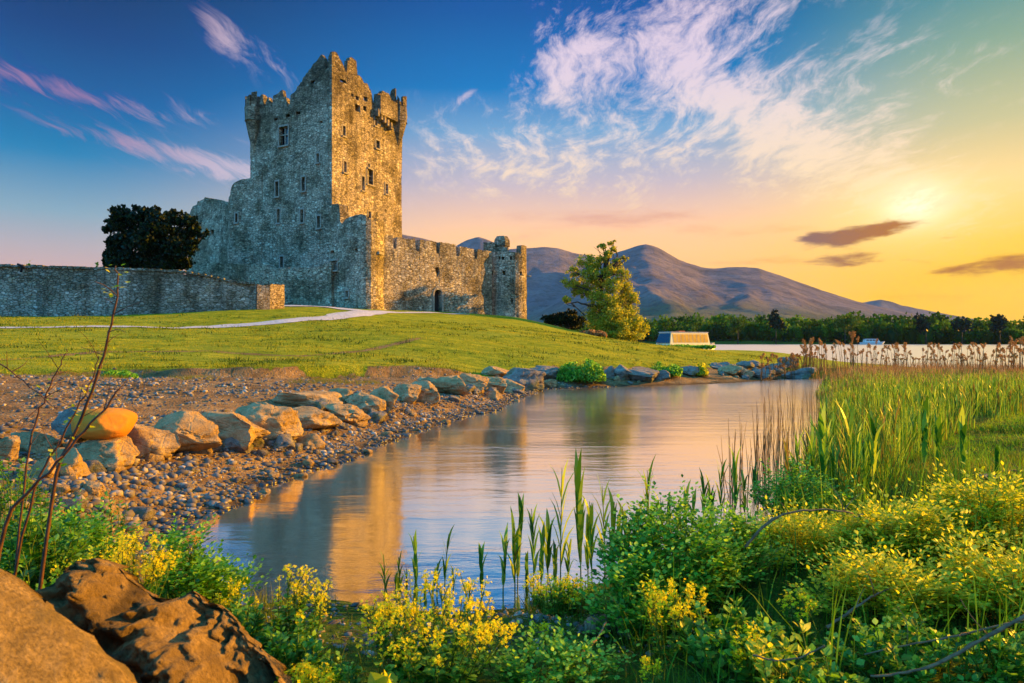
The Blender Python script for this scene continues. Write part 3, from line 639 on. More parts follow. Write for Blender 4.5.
# ruined wing left of the keep
wing = empty('ruined_castle_wing', (-25, 72, 4.4), 'lower roofless ruined wing with crumbling top, left of the tall keep', 'ruin')
wt = pxtop([(186, 216), (189, 214), (193, 206), (196, 204), (197, 201), (204.4, 199), (204.6, 197), (207, 198), (214, 198.5), (216, 201), (219, 200.5), (223, 202), (225, 206), (227.5, 204), (228.5, 198), (229.5, 193), (231, 188), (234, 183.5), (238, 181), (241.5, 179.5), (246, 179), (251, 178), (262, 175)])
W0, W1, W2 = np.array(at(187, 300, 79))[:2], np.array(at(228, 300, 72.8))[:2], KL+np.array([.6, .5])
ww = ribbon('wall', [W0, W1, at(229.5, 300, 71.3)[:2], at(262, 300, 70.3)[:2]], wt, gbase(.8), 1.2, MK_COOL, wing, seed=15, rough=.07)
FW = Face(at(229.5, 300, 71.3)[:2], at(262, 300, 70.3)[:2]); FW0 = Face(W0, W1)
cut(ww, [opening(FW, 236.5, 218, 2.4, 9, wing), opening(FW0, 212, 232, 3, 4, wing, 'hole')]); fixpar(wing)
# lower yard wall in front of the keep
yard = empty('yard_wall', (-24, 64, 4.6), 'shaded low yard wall running along the foot of the tall keep', 'stone wall')
ribbon('wall', [at(186, 300, 70)[:2], at(232, 300, 67)[:2], at(262, 300, 65.2)[:2], at(331, 300, 62.4)[:2]],
       pxtop([(186, 265), (205, 262.5), (240, 264), (258, 265), (262, 262), (268, 264), (273, 269), (276, 268.5), (300, 267.5), (322, 267), (324, 263), (332, 262)]), gbase(.8), .8, MK_COOL, yard, seed=25, rough=.05); fixpar(yard)
# gate tower (bastion)
bast = empty('gate_bastion', (-14, 61, 4.7), 'ruined lower bastion with rounded corner, lit gold on its right edge', 'castle tower')
bpts = [at(329, 300, 63.2)[:2], at(345, 300, 61.7)[:2], at(354, 300, 61.0)[:2], at(361, 300, 60.6)[:2], at(366, 300, 60.5)[:2], at(371, 300, 60.7)[:2], at(376, 300, 61.2)[:2], at(380, 300, 61.9)[:2], at(383.5, 300, 62.8)[:2], at(384, 300, 66)[:2]]
bt = pxtop([(328, 221), (330.5, 221), (331, 206), (333, 204), (338, 204), (339.5, 206), (340, 222), (342, 224), (344, 221), (346, 218), (350, 216), (355, 214.5), (362, 214.5), (366, 216), (368, 219), (370, 220), (377, 219.5), (381, 220), (384, 222), (386, 232)])
bw = ribbon('wall', bpts, bt, gbase(.8), 1.0, MK_COOL, bast, seed=35, rough=.05, du=.14)
FB = Face(bpts[0], bpts[1]); FB2 = Face(bpts[1], bpts[2])
cut(bw, [opening(FB, 333.3, 265.5, 7.5, 9.5, bast, 'window'), opening(FB2, 347, 294, 2.6, 6.5, bast), opening(FB2, 356, 250, 2.6, 3.4, bast, 'hole'), opening(FB, 332, 252, 3, 3, bast, 'hole')])
mb = MB(); fb3 = Face(bpts[6], bpts[7]); u, z, D = fb3.hit(380, 253.5); mb.add(fb3.boxc(u-.5, u+.35, -.1, .22, z-.12, z+.12), BF); mb.build('drain_spout', MSILL, bast, smooth=False)
mb = MB(); 
mb.tube([at(329.2, 309, 63.2), at(329.5, 288, 63.2)], .3, 7); mb.build('buttress', MK_PIER, bast); fixpar(bast)
# curtain wall with crenels, door
curt = empty('curtain_wall', (-7, 66, 4.8), 'long crenellated curtain wall with an arched door, joining the round turret', 'castle wall')
c0, c1 = at(382, 300, 62.9)[:2], at(492, 300, 71.5)[:2]
cp = [(380, 235), (393.2, 236), (393.4, 249), (397, 249), (397.2, 237), (415, 239.5), (415.2, 251), (419, 251), (419.2, 239.5), (436, 242), (436.2, 253), (439.5, 253), (439.7, 242), (455.5, 245), (455.7, 256), (459, 256), (459.2, 246), (474, 249), (474.2, 259), (477, 259), (477.2, 249), (494, 252)]
cw = ribbon('wall', [c0, c1], pxtop(cp), gbase(.8), 1.0, MK_COOL, curt, seed=45, rough=.05, du=.09)
FC = Face(c0, c1)
u, z, D = FC.hit(438, 300); ua, ub = FC.hit(434.4, 300)[0], FC.hit(441.6, 300)[0]; zb = zat(312.5, D); zs = zat(294, D); zt_ = zat(289.5, D)
u2, z2, D2 = FC.hit(437.5, 271.5); hh = 6.5*D2/FPX
def prism(poly, a, b):
    n = len(poly); V = np.array([FC.pt(p[0], a, p[1]) for p in poly]+[FC.pt(p[0], b, p[1]) for p in poly]); return V, n
arch = [(ua, zb-1)]+[(ub, zb-1)]+[((ua+ub)/2+(ub-ua)/2*math.cos(q), zs+(zt_-zs)*1.0*math.sin(q)) for q in np.linspace(0, PI, 9)]
dia = [(u2, z2-hh), (u2+.32, z2), (u2+.1, z2+hh*.8), (u2-.3, z2+.3)]
mbc = MB()
for poly in (arch, dia):
    V, n = prism(poly, -1.6, .6); i = np.arange(n)
    mbc.add(V, [i[None, ::-1], (i+n)[None], np.stack([i, (i+1) % n, (i+1) % n+n, i+n], -1)])
cw.matrix_parent_inverse = Matrix.Translation(-curt.location); c_ = mbc.build('cutter', None, smooth=False); md = cw.modifiers.new('b', 'BOOLEAN'); md.operation = 'DIFFERENCE'; md.object = c_; md.solver = 'EXACT'
bpy.context.view_layer.update(); me = bpy.data.meshes.new_from_object(cw.evaluated_get(bpy.context.evaluated_depsgraph_get())); cw.modifiers.clear(); cw.data = me; bpy.data.objects.remove(c_); me.shade_flat()
mb = MB(); V, n = prism([(a, b) for a, b in arch], -.62, -.5); i = np.arange(n); mb.add(V, [i[None, ::-1], (i+n)[None], np.stack([i, (i+1) % n, (i+1) % n+n, i+n], -1)]); dr = mb.build('door', MDOOR, curt, smooth=False)
mb = MB()
q = np.linspace(0, PI, 10)
for k in range(9):
    for r0, r1 in ((1.04, 1.42),):
        p = [((ua+ub)/2+(ub-ua)/2*r*math.cos(a_), zs+(zt_-zs+.1)*r*math.sin(a_)) for r, a_ in ((r0, q[k]+.02), (r1, q[k]+.02), (r1, q[k+1]-.02), (r0, q[k+1]-.02))]
        mb.add([FC.pt(a_, -.2, b_) for a_, b_ in p]+[FC.pt(a_, .07, b_) for a_, b_ in p], BF)
for e in (ua-.2, ub+.02): mb.add(FC.boxc(e, e+.18, -.2, .07, zb, zs), BF)
mb.build('door_surround', MSILL, curt, smooth=False)
mb = MB(); mb.add(FC.boxc(u2-.35, u2+.4, -.95, -.85, z2-hh*1.1, z2+hh), BF); mb.build('opening', MDARK, curt, smooth=False); fixpar(curt)
# round turret
tur = empty('round_turret', (-.5, 74, 4.5), 'round corner turret with a small chimney-like cap at the right end of the castle', 'castle tower')
tcx, tcy, tr_ = float(at(508, 0, 74)[0]), 74.0, 2.02
ring = [(tcx+tr_*math.cos(a_), tcy+tr_*math.sin(a_)) for a_ in np.arange(32)*2*PI/32]
def ttop(x, y, s_):
    px = 512+FPX*x/y; a_ = np.arctan2(y-tcy, x-tcx)
    z = EYE+72*(341.5-np.interp(px, [488, 519, 519.2, 520.5, 520.7, 530], [251, 252, 254, 254, 245, 244]))/FPX
    return np.where(y < tcy+.9, z, zat(252, 74))
tw = ribbon('wall', ring, ttop, gbase(1.0), .7, MK_COOL, tur, True, seed=55, rough=.05, du=.14)
FT = Face((tcx-.5, tcy-tr_+.05), (tcx+.5, tcy-tr_+.05)); FT2 = Face((tcx-1.62, tcy-tr_+.75), (tcx-.9, tcy-tr_+.25)); FT3 = Face((tcx+.9, tcy-tr_+.3), (tcx+1.6, tcy-tr_+.85))
cut(tw, [opening(FT, 504, 273, 2.8, 4.5, tur, 'hole'), opening(FT, 503, 258, 2.6, 3, tur, 'hole'), opening(FT, 499.5, 257.5, 2, 3, tur, 'hole'), opening(FT, 511, 258, 2, 3.6, tur, 'hole'), opening(FT3, 520, 273.5, 2.4, 4, tur, 'hole'), opening(FT, 512, 301, 1.8, 6, tur, 'hole'), opening(FT2, 492, 273, 2.6, 4, tur, 'hole')])
mb = MB()
fl = [(tcx+1.5*math.cos(a_), tcy+1.5*math.sin(a_)) for a_ in np.arange(24)*2*PI/24]; V = [(x, y, zat(255, 74)) for x, y in fl]+[(x, y, zat(253.5, 74)) for x, y in fl]; i = np.arange(24)
mb.add(V, [i[None, ::-1], (i+24)[None], np.stack([i, (i+1) % 24, (i+1) % 24+24, i+24], -1)]); mb.build('wall_walk', MSILL, tur, smooth=False)
# stair cap block and its octagonal top
mb = MB(); k = 8; a_ = np.arange(k)*2*PI/k+PI/8; V = []
ccx, ccy = float(at(502, 0, 74.2)[0]), 74.2
for r, py in ((.78, 254), (.78, 246.5), (.92, 246.2), (.92, 243), (.88, 240), (.62, 236.3)): V += [(ccx+r*math.cos(q), ccy+r*math.sin(q), zat(py, 74)) for q in a_]
i = np.arange(k); F = [np.concatenate([np.stack([l*k+i, l*k+(i+1) % k, (l+1)*k+(i+1) % k, (l+1)*k+i], -1) for l in range(5)]), i[None, ::-1], (i+5*k)[None]]
mb.add(V, F); mb.build('stair_cap', MK_COOL, tur, smooth=False)
mb = MB(); xx0, xx1 = float(at(483.5, 0, 73.5)[0]), float(at(495.5, 0, 73.5)[0]); mb.box((xx0, 73.2, zat(256, 73.5)), (xx1, 74.2, zat(242.6, 73.5))); mb.box((xx1, 73.3, zat(256, 73.5)), (xx1+1.3, 74.0, zat(247.5, 73.5))); mb.build('parapet_block', MK_COOL, tur, smooth=False)
mb = MB(); mb.tube([(tcx+tr_-.1, tcy-.2, zat(275.5, 74)), (tcx+tr_+.45, tcy-.35, zat(276.5, 74))], [.12, .08], 6); mb.build('drain_spout', MSILL, tur)
fixpar(tur)
# little far rubble beside turret and field walls
fw = empty('field_wall', (-30, 48, 3.6), 'long low grey field wall in shade across the left of the lawn', 'stone wall')
fpth = [dpt(-420, 300, 48)[:2], dpt(-150, 300, 48.2)[:2], dpt(0, 300, 48.6)[:2], dpt(100, 300, 49.2)[:2], dpt(180, 300, 50)[:2], dpt(225, 300, 50.8)[:2], dpt(256, 300, 51.6)[:2]]
ribbon('wall', fpth, pxtop([(-420, 262), (0, 266), (60, 268), (130, 270), (176, 272), (190, 274), (205, 276.5), (225, 281), (240, 283.7), (258, 284.3)]), gbase(.6), .6, MK_WALL, fw, seed=65, rough=.06, du=.2, dz=.4)
cp_ = MB(); P = resample(fpth, .42, False); rr = np.random.RandomState(4)
tp = pxtop([(-420, 262), (0, 266), (60, 268), (130, 270), (176, 272), (190, 274), (205, 276.5), (225, 281), (240, 283.7), (258, 284.3)])(P[:, 0], P[:, 1], 0)
for k in range(len(P)-1):
    d = P[k+1]-P[k]; d = d/np.linalg.norm(d); nn_ = np.array([d[1], -d[0]]); z = tp[k]-.06+rr.rand()*.05; L = .36+rr.rand()*.05; w0 = .1+rr.rand()*.06; hgt_ = .14+rr.rand()*.05
    if P[k][0]/P[k][1] < -.78: continue
    c = P[k]; V = [(*(c+nn_*a_+d*b_), zz_) for zz_ in (z, z+hgt_) for a_, b_ in ((w0, 0), (w0, L), (-.68, L), (-.68, 0))]
    cp_.add(V, BF)
cp_.build('coping', MK_WALL, fw, smooth=False); fixpar(fw)
pier = empty('gate_pier', (-19.5, 56, 4.6), 'short warm brown wall end standing out against the grey field wall', 'stone wall')
ribbon('wall', [dpt(257, 300, 51.5)[:2], dpt(270, 300, 52.0)[:2], dpt(284.5, 300, 53.2)[:2]], pxtop([(250, 284), (270, 284.5), (283, 284), (290, 286)]), gbase(.6), .9, MK_PIER, pier, seed=75, rough=.04, du=.15, dz=.3); fixpar(pier)
# ------------------------------------------------------------------ boulders and gravel
def ico(sub):
    import bmesh
    bm = bmesh.new(); bmesh.ops.create_icosphere(bm, subdivisions=sub, radius=1.0)
    V = np.array([v.co[:] for v in bm.verts]); F = np.array([[v.index for v in f.verts] for f in bm.faces]); bm.free(); return V, F
ICO = {k: ico(k) for k in (1, 2, 3, 4, 5, 6)}
def rock_mesh(seed, dims, sub=4, cuts=9, rough=.05, flat=.75, boxy=.5):
    r = np.random.RandomState(seed); V, F = ICO[sub]; V = V.copy()
    # squarish start
    p = 2.0+boxy*4; V /= (np.abs(V)**p).sum(1)[:, None]**(1/p)
    for k in range(cuts):
        n = r.randn(3); n[2] *= .7; n /= np.linalg.norm(n); d = flat+r.rand()*.28
        s_ = V @ n; V = np.where((s_ > d)[:, None], V-n[None]*(s_-d)[:, None]*.94, V)
    N = V/np.linalg.norm(V, axis=1)[:, None]; o = r.rand()*50
    q = fbm(V[:, 0]*1.3+o, V[:, 1]*1.3, V[:, 2]*1.3, 3, seed)*rough*1.6+fbm(V[:, 0]*4+o, V[:, 1]*4, V[:, 2]*4, 4, seed+1)*rough
    rid = np.abs(fbm(V[:, 0]*2.0+o, V[:, 1]*2.0, V[:, 2]*2.0, 3, seed+2)); q = q-sstep(.10, 0, rid)*rough*1.6+np.abs(fbm(V[:, 0]*9+o, V[:, 1]*9, V[:, 2]*5, 3, seed+3))*rough*.5
    V = V+N*q[:, None]
    lo, hi = V.min(0), V.max(0); V = (V-(lo+hi)/2)/(hi-lo)*np.array(dims)
    return V, F
MB_GOLD = m_rock('bank boulder stone', ('#6e5a40', '#ac8f62', '#d4b786', '#b08a50'), 3.2, .09, speck=.4)
MB_GREY = m_rock('grey boulder stone', ('#57514a', '#857c6e', '#aca18c', '#75695a'), 3.2, .09, '#6c6a40', speck=.4)
MB_ORNG = m_rock('orange boulder stone', ('#a8681c', '#c4802a', '#cf9038', '#b87020'), 1.6, .012, speck=.12)
BOULD = [ # px0, top, px1, bottom, mat, label, boxy, cuts
 (0, 436, 19, 462, 0, 'small brown boulder cut off by the left edge of the picture above the weeds', .4, 7),
 (20, 431, 54, 455, 1, 'rounded grey boulder just right of the leftmost boulder, lying behind the bare canes', .3, 6),
 (50, 448, 82, 478, 1, 'dark grey boulder with a lit right edge, below the tall bare cane', .6, 8),
 (33, 458, 53, 480, 0, 'small tan boulder among the weeds, left of the dark grey boulder', .4, 8),
 (82, 436, 127, 470, 0, 'squat block boulder lying under the smooth orange boulder', .8, 7),
 (84, 481, 104, 499, 0, 'small pale squarish boulder lying alone on the dirt above the yellow flowers', .6, 9),
 (124, 424, 171, 462, 0, 'pale cracked boulder directly right of the orange boulder', .5, 10),
 (158, 412, 215, 457, 0, 'large jagged golden boulder, second to the right of the orange boulder', .5, 11),
 (197, 411, 260, 449, 0, 'wide flat-topped golden boulder with a sheer cracked face', .9, 8),
 (242, 403, 293, 440, 0, 'pointed wedge boulder rising to a peak at its left', .2, 12),
 (279, 407, 332, 431, 0, 'low broad boulder beneath a flat slab, right of the pointed wedge boulder', .4, 9),
 (280, 391, 336, 410, 1, 'flat slab boulder lying on top of the bank above the low broad boulder', .5, 8),
 (298, 433, 322, 450, 1, 'small angular boulder lying in the pebbles below the low broad boulder', .3, 12),
 (318, 388, 356, 409, 1, 'grey flat boulder at the back of the bank, right of the flat slab', .6, 8),
 (330, 404, 364, 425, 1, 'dark tilted slab boulder leaning against a tall pale boulder', .3, 9),
 (350, 392, 381, 417, 0, 'pale upright boulder with sheer face, right of the dark tilted slab', .8, 8),
 (372, 387, 396, 412, 0, 'orange-lit narrow upright boulder in the middle of the left bank', .6, 9),
 (392, 384, 417, 404, 0, 'golden square boulder with a dark left side, mid bank', .8, 7),
 (411, 381, 436, 403, 1, 'grey wedge boulder with a lit triangular face', .3, 12),
 (420, 377, 440, 390, 0, 'small golden boulder perched behind the grey wedge boulder', .5, 8),
 (438, 376, 465, 397, 0, 'round-shouldered golden boulder with a pitted face', .5, 8),
 (458, 373, 484, 393, 0, 'large golden boulder with a grey sloping top, near the dark slab', .5, 9),
 (485, 366, 510, 379, 1, 'blue-grey rounded boulder at the lawn edge below the castle turret', .4, 8),
 (482, 377, 503, 393, 1, 'small dark boulder stacked below the blue-grey rounded boulder', .5, 9),
 (499, 379, 521, 394, 0, 'square bright orange boulder standing at the water edge', .9, 5),
 (506, 368, 540, 392, 1, 'long dark slab boulder leaning down towards the water', .3, 8),
 (533, 366, 558, 384, 1, 'grey rounded boulder left of the green bank bush', .4, 8),
 (541, 379, 555, 389, 0, 'small brown boulder half in the water before the grey rounded boulder', .4, 9),
 (604, 366, 613, 382, 1, 'narrow grey boulder just right of the green bank bush', .5, 8),
 (611, 365, 631, 382, 1, 'rounded dark-edged boulder in the far bank behind the pond', .5, 7),
 (629, 367, 655, 384, 1, 'big square-faced grey boulder in the middle of the far bank', .9, 7),
 (681, 366, 697, 377, 1, 'low dark boulder between the two far bank bushes', .4, 8),
 (711, 362, 727, 371, 1, 'blue-grey boulder on top of the far bank right of the yellow-green bush', .4, 8),
 (720, 364, 738, 376, 0, 'brown block boulder in the far bank beside the blue-grey one', .6, 8),
 (736, 361, 752, 371, 1, 'bluish boulder at the turf edge on the far bank', .4, 8),
 (739, 367, 751, 379, 0, 'pale leaning boulder below the bluish boulder of the far bank', .4, 9),
 (749, 360, 761, 371, 1, 'narrow blue-grey boulder leaning right on the far bank', .4, 9),
 (752, 369, 772, 380, 1, 'flat grey slab boulder resting low on the far bank', .5, 8),
 (763, 363, 783, 376, 1, 'dark wide boulder near the end of the turf spit', .4, 8),
 (780, 357, 795, 371, 1, 'bluish boulder marking the tip of the turf spit beside the dry reeds', .3, 8),
 (786, 367, 810, 383, 1, 'broad flat grey slab boulder at the foot of the dry reeds', .5, 8),
 (656, 370, 668, 383, 1, 'small grey boulder partly behind the low far-bank grass', .5, 8),
]
for i, (x0, y0, x1, y1, mi, lab, bx, cu) in enumerate(BOULD):
    g = gp((x0+x1)/2, y1-1); D = g[1]
    wd = (x1-x0)*D/FPX*1.04; hh = (y1-y0)*D/FPX; dp_ = max(.45*wd, min(wd*.85, 1.1))
    D2 = D+dp_*.38; x = D2*((x0+x1)/2-512)/FPX
    zt = EYE+D2*(341.5-y0)/FPX; zb = g[2]-.10; hh = max(zt-zb, .12)
    V, F = rock_mesh(100+i, (wd*1.34, dp_*1.25, hh*1.05), 5, cu+10, .055, .47, bx*.5); V[:, 2] += hh/2
    # undercut into the ground a little
    o = link('boulder', raw_mesh('boulder', V, [F], smooth=False), MB_GREY if (mi and x0 > 500) else MB_GOLD, None, (x, D2, zb), )
    tag(o, lab, 'boulder', 'boulders along the pond bank')
    if D > 12: o.data.shade_smooth()
    o.data.shade_smooth()
# fillers wedged between the big ones
r = np.random.RandomState(12); line = [((b[0]+b[2])/2, b[3]) for b in BOULD if b[0] > 60]
fp = []
for k in range(4):
    V, F = rock_mesh(700+k, (1, .8, .7), 4, 18, .05, .5, .2); fp.append(raw_mesh('boulder', V, [F])); fp[-1].materials.append(MB_GOLD if k % 2 else MB_GREY)
for k in range(95):
    j = r.randint(len(line)-1); px = line[j][0]+r.randn()*14; py = line[j][1]+1+r.randn()*3.5; g = gp(px, py)
    if sdist(g[:1], g[1:2], POND)[0] > -.15: continue
    s_ = .16+.42*r.rand()**1.6; o = link('boulder', fp[k % 4], None, None, (g[0], g[1], g[2]+s_*.12), r.rand()*6.28); o.scale = (s_, s_, s_)
    tag(o, 'small angular rock wedged in the gaps between the larger bank boulders', 'rock', 'small rocks wedged between the bank boulders')
# orange boulder with dark shaded neighbour
def place_rock(px0, py0, px1, py1, D, zb, dp_, seed, mat_, lab, grp=None, sub=5, cuts=6, rough=.02, flat=.85, boxy=.3, name='boulder', cat='boulder', rz=0):
    x = D*((px0+px1)/2-512)/FPX; wd = (px1-px0)*D/FPX; zt = EYE+D*(341.5-py0)/FPX; hh = zt-zb
    V, F = rock_mesh(seed, (wd, dp_, hh), sub, cuts, rough, flat, boxy); V[:, 2] += hh/2
    o = link(name, raw_mesh(name, V, [F]), mat_, None, (x, D, zb), rz); return tag(o, lab, cat, grp)
D_ = gp(104, 468)[1]+.35
zz_ = EYE+D_*(341.5-438)/FPX
place_rock(74, 408, 134, 438, D_, zz_-.02, .75, 311, MB_ORNG, 'smooth rounded orange boulder resting on top of a block boulder', 'boulders along the pond bank', rough=.012, cuts=5, flat=.84, boxy=.12)
place_rock(56, 407, 92, 441, D_+.25, gz(-6.8, D_+.3)-.05, .6, 312, MB_GREY, 'dark triangular boulder leaning behind the left end of the orange boulder', 'boulders along the pond bank', cuts=10, flat=.6)
# foreground rocks
MR_NEAR = m_rock('golden foreground rock', ('#4e4026', '#92794a', '#bfa06a', '#a88748'), 13.0, .028, '#6e5c34', speck=.85, crack=0)
MR_BRN = m_rock('brown foreground rock', ('#3a2e1e', '#7a623c', '#b4945e', '#8c7040'), 7.0, .035, '#241d14', speck=.8, crack=.04)
def sculpt(name, px_prof, D, depth, zb, mat_, lab, seed, rough=.03):
    """a big stone whose skyline follows px_prof [(px,py)] at distance D"""
    P = np.array(px_prof, float); xs = np.linspace(P[0, 0], P[-1, 0], 170); tp = np.interp(xs, P[:, 0], P[:, 1]); k = np.ones(5)/5; tp = np.convolve(np.pad(tp, 2, 'edge'), k, 'valid')
    X = (xs-512)*D/FPX; ZT = EYE+D*(341.5-tp)/FPX; m_ = 110; a = np.linspace(-PI*.5, PI*.5, m_)     # front foot -> crest -> back foot
    ca, sa = np.cos(a), np.sin(a)
    edge = np.clip(np.minimum(xs-xs[0], xs[-1]-xs)/(0.16*(xs[-1]-xs[0])), 0, 1)**.5
    V = np.stack([X[:, None]*np.ones(m_), D+depth*np.where(sa > 0, .34, .55)*np.sign(sa)*np.abs(sa)**.8*(.35+.65*edge[:, None]), zb+(ZT-zb)[:, None]*np.where(sa > 0, np.abs(ca)**1.5, np.abs(ca)**.55)], -1).reshape(-1, 3)
    o_ = seed*3.1
    q = fbm(V[:, 0]*3+o_, V[:, 1]*3, V[:, 2]*3, 3, seed)*rough*1.8+fbm(V[:, 0]*9+o_, V[:, 1]*9, V[:, 2]*9, 4, seed+1)*rough*.7-sstep(.10, 0, np.abs(fbm(V[:, 0]*3.4+o_, V[:, 1]*3.4, V[:, 2]*5, 3, seed+2)))*rough*.9
    rg = 1-2*np.abs(fbm(V[:, 0]*6+o_, V[:, 1]*6, V[:, 2]*8, 4, seed+5, .6)); q = q+rg*rough*.45+fbm(V[:, 0]*24+o_, V[:, 1]*24, V[:, 2]*24, 3, seed+6)*rough*.13
    V[:, 1] -= q; V[:, 2] += q*.5
    i = (np.arange(169)[:, None]*m_+np.arange(m_-1)[None]).ravel()
    c = np.array([X.mean(), D, zb]); V -= c
    o = link(name, raw_mesh(name, V, [np.stack([i, i+m_, i+m_+1, i+1], -1), np.arange(m_)[None], (np.arange(m_)[::-1]+169*m_)[None]]), mat_, None, tuple(c)); return tag(o, lab, 'rock')
sculpt('rock', [(-440, 590), (-320, 500), (-180, 520), (-80, 550), (-25, 572), (12, 600), (46, 632), (78, 662), (106, 692), (140, 740), (190, 820)], 1.75, 1.1, .45, MR_NEAR, 'huge smooth golden rock filling the bottom left corner', 3, .022)
sculpt('rock', [(40, 640), (56, 600), (68, 588), (80, 572), (94, 563), (106, 565), (118, 574), (132, 592), (146, 602), (158, 603), (170, 596), (180, 592), (188, 600), (196, 608), (206, 607), (218, 618), (232, 634), (250, 655), (268, 672), (290, 700), (320, 740)], 2.75, .95, .38, MR_BRN, 'rugged brown rock with dark hollows beside the huge golden rock', 7, .105)

# gravel ------------------------------------------------------------
def pebbles(name, n, sel, smin, smax, seed, mat_, label, sub=1):
    r = np.random.RandomState(seed); P = sel(r, n); n = len(P); s_ = smin*(smax/smin)**(r.rand(n)**2.2)
    TV, TF = ICO[sub]; mb = MB()
    for k in range(6):
        q = np.arange(n) % 6 == k; m_ = q.sum(); tv = TV.copy(); nn = np.random.RandomState(seed+k)
        for c_ in range(4):
            d = nn.randn(3); d /= np.linalg.norm(d); ss = tv @ d; tv = np.where((ss > .62)[:, None], tv-d*(ss-.62)[:, None], tv)
        tv = tv*(1+nn.randn(len(tv), 1)*.06)
        R = rotz(r.rand(m_)*2*PI) @ rotx(r.randn(m_)*.25); S = np.stack([s_[q]*(.8+.5*r.rand(m_)), s_[q]*(.6+.4*r.rand(m_)), s_[q]*(.4+.3*r.rand(m_))], -1)
        z = height(P[q, 0], P[q, 1]); mb.inst(tv, TF, np.column_stack([P[q, 0], P[q, 1], z+s_[q]*.12]), R, S, r.rand(m_))
    return tag(mb.build(name, mat_, smooth=True), label, 'gravel', kind='stuff')
m, t = newmat('pebble stone'); r_ = t.a('ShaderNodeAttribute', attribute_name='rnd').outputs['Fac']; co = t.a('ShaderNodeTexCoord').outputs['Object']
pc = t.ramp(r_, [(0, lin('#36322e')), (.3, lin('#565049')), (.6, lin('#756c60')), (.88, lin('#938572')), (1, lin('#bcae98'))])
pc = t.mix(t.rng(t.noise(co, 30, 4, .6).outputs[0], .4, .6, 0, .35), pc, lin('#574a3c'))
zc = t.a('ShaderNodeSeparateXYZ', {0: co}).outputs[2]; wet = t.rng(zc, .12, .02)
pc = t.mix(t.m('MULTIPLY', wet, .6), pc, lin('#2c2620')); fin(t, t.a('ShaderNodeBsdfPrincipled', {'Base Color': pc, 'Roughness': t.rng(zc, .02, .12, .35, .85), 'Specular IOR Level': .35})); MPEB = m
def beach(r, n):
    y = 6+r.rand(n*5)**1.6*24; x = -9+r.rand(n*5)*22; d = -sdist(x, y, POND); l = sdist(x, y, LAWN)
    ok = (d > -.25) & (d < 2.0+fbm(x, y, 0, 2, 4)*.5) & (l < -.2) & (x < np.interp(y, [5, 9, 16, 23, 31, 40], [-2, 2, 4, 8, 12, 17])) & (y > 5.5) & (r.rand(n*5) < sstep(2.4, .3, d)*1.0)
    ok &= ~((x > -2.8) & (y < 6.2))
    return np.stack([x, y], -1)[ok][:n]
pebbles('beach_gravel', 24000, beach, .017, .085, 5, MPEB, 'brown and grey pebbles along the water edge')
def terr(r, n):
    y = 5.5+r.rand(n*5)**1.1*26; x = -24+r.rand(n*5)*26; d = -sdist(x, y, POND); l = sdist(x, y, LAWN); c = fbm(x*.6, y*.6, 0, 3, 44)
    ok = (d > 1.0) & (l < -.05) & (r.rand(n*5) < .25+sstep(-.1, .5, c)) & (x < 2) & (abs(x/y) < .8)
    return np.stack([x, y], -1)[ok][:n]
pebbles('scattered_gravel', 15000, terr, .012, .085, 9, MPEB, 'loose small stones scattered over the dirt terrace')
# larger stones lying singly on the beach
r = np.random.RandomState(77); sm = []
protos = []
for k in range(5):
    V, F = rock_mesh(500+k, (1, .8, .55), 3, 9, .04, .72, .4); protos.append(raw_mesh('stone', V, [F])); protos[-1].materials.append(MB_GREY if k % 2 else MB_GOLD)
cands = beach(r, 400); cands = cands[(cands[:, 1] < 27)]
for k in range(70):
    x, y = cands[(k*2) % len(cands)]; s_ = .12+.16*r.rand()**1.5
    o = link('stone', protos[k % 5], None, None, (x, y, gz(x, y)+s_*.12), r.rand()*6.28); o.scale = (s_, s_, s_)
    tag(o, 'fist to loaf sized stone lying among the pebbles of the shore', 'stone', 'larger stones among the shore pebbles')
o = place_rock(235, 524, 0, 0, 1, 0, 1, 1, MB_GREY, '', sub=2) if False else None
# ------------------------------------------------------------------ trees
LEAFQ = np.array([(0, 0, 0), (.5, .06, .45), (0, 0, 1.0), (-.5, .06, .45)]); LEAFF = np.array([[0, 1, 2, 3]])
def rand_rot(r, n, tilt=1.4): return rotz(r.rand(n)*2*PI) @ rotx(r.randn(n)*tilt) @ rotz(r.rand(n)*2*PI)
M_OAK = m_leaf('sunlit oak leaves', ['#56701e', '#889c24', '#b2b22e', '#d0c642'], .55)
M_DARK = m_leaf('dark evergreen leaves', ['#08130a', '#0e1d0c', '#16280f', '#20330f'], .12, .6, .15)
M_FAR = m_leaf('far wood leaves', ['#1a3208', '#2c4e0e', '#466e14', '#6a8a20'], .4, .8, .1)
M_BARK = m_plain('tree bark', '#2e2318', .95, '#4a3a28', 6, bump=.05)
def crown(mb, clumps, r, n_per, leaf, flat=.8, shell=.55):
    for (c, R) in clumps:
        n = int(n_per*R[0]*R[2]); d = r.randn(n, 3); d /= np.linalg.norm(d, axis=1)[:, None]; rad = (shell+(1-shell)*r.rand(n))**.7
        # break each clump into twiggy sub-clusters
        k = max(3, n//26); cc = r.randn(k, 3); cc /= np.linalg.norm(cc, axis=1)[:, None]; cc *= (.45+.6*r.rand(k))[:, None]
        P = cc[r.randint(k, size=n)]+r.randn(n, 3)*.17
        P = c+P*np.array(R)
        mb.inst(LEAFQ, LEAFF, P, rand_rot(r, n), leaf*(.6+.8*r.rand(n)), np.clip(r.rand(n)*.8+.1+(0), 0, 1))
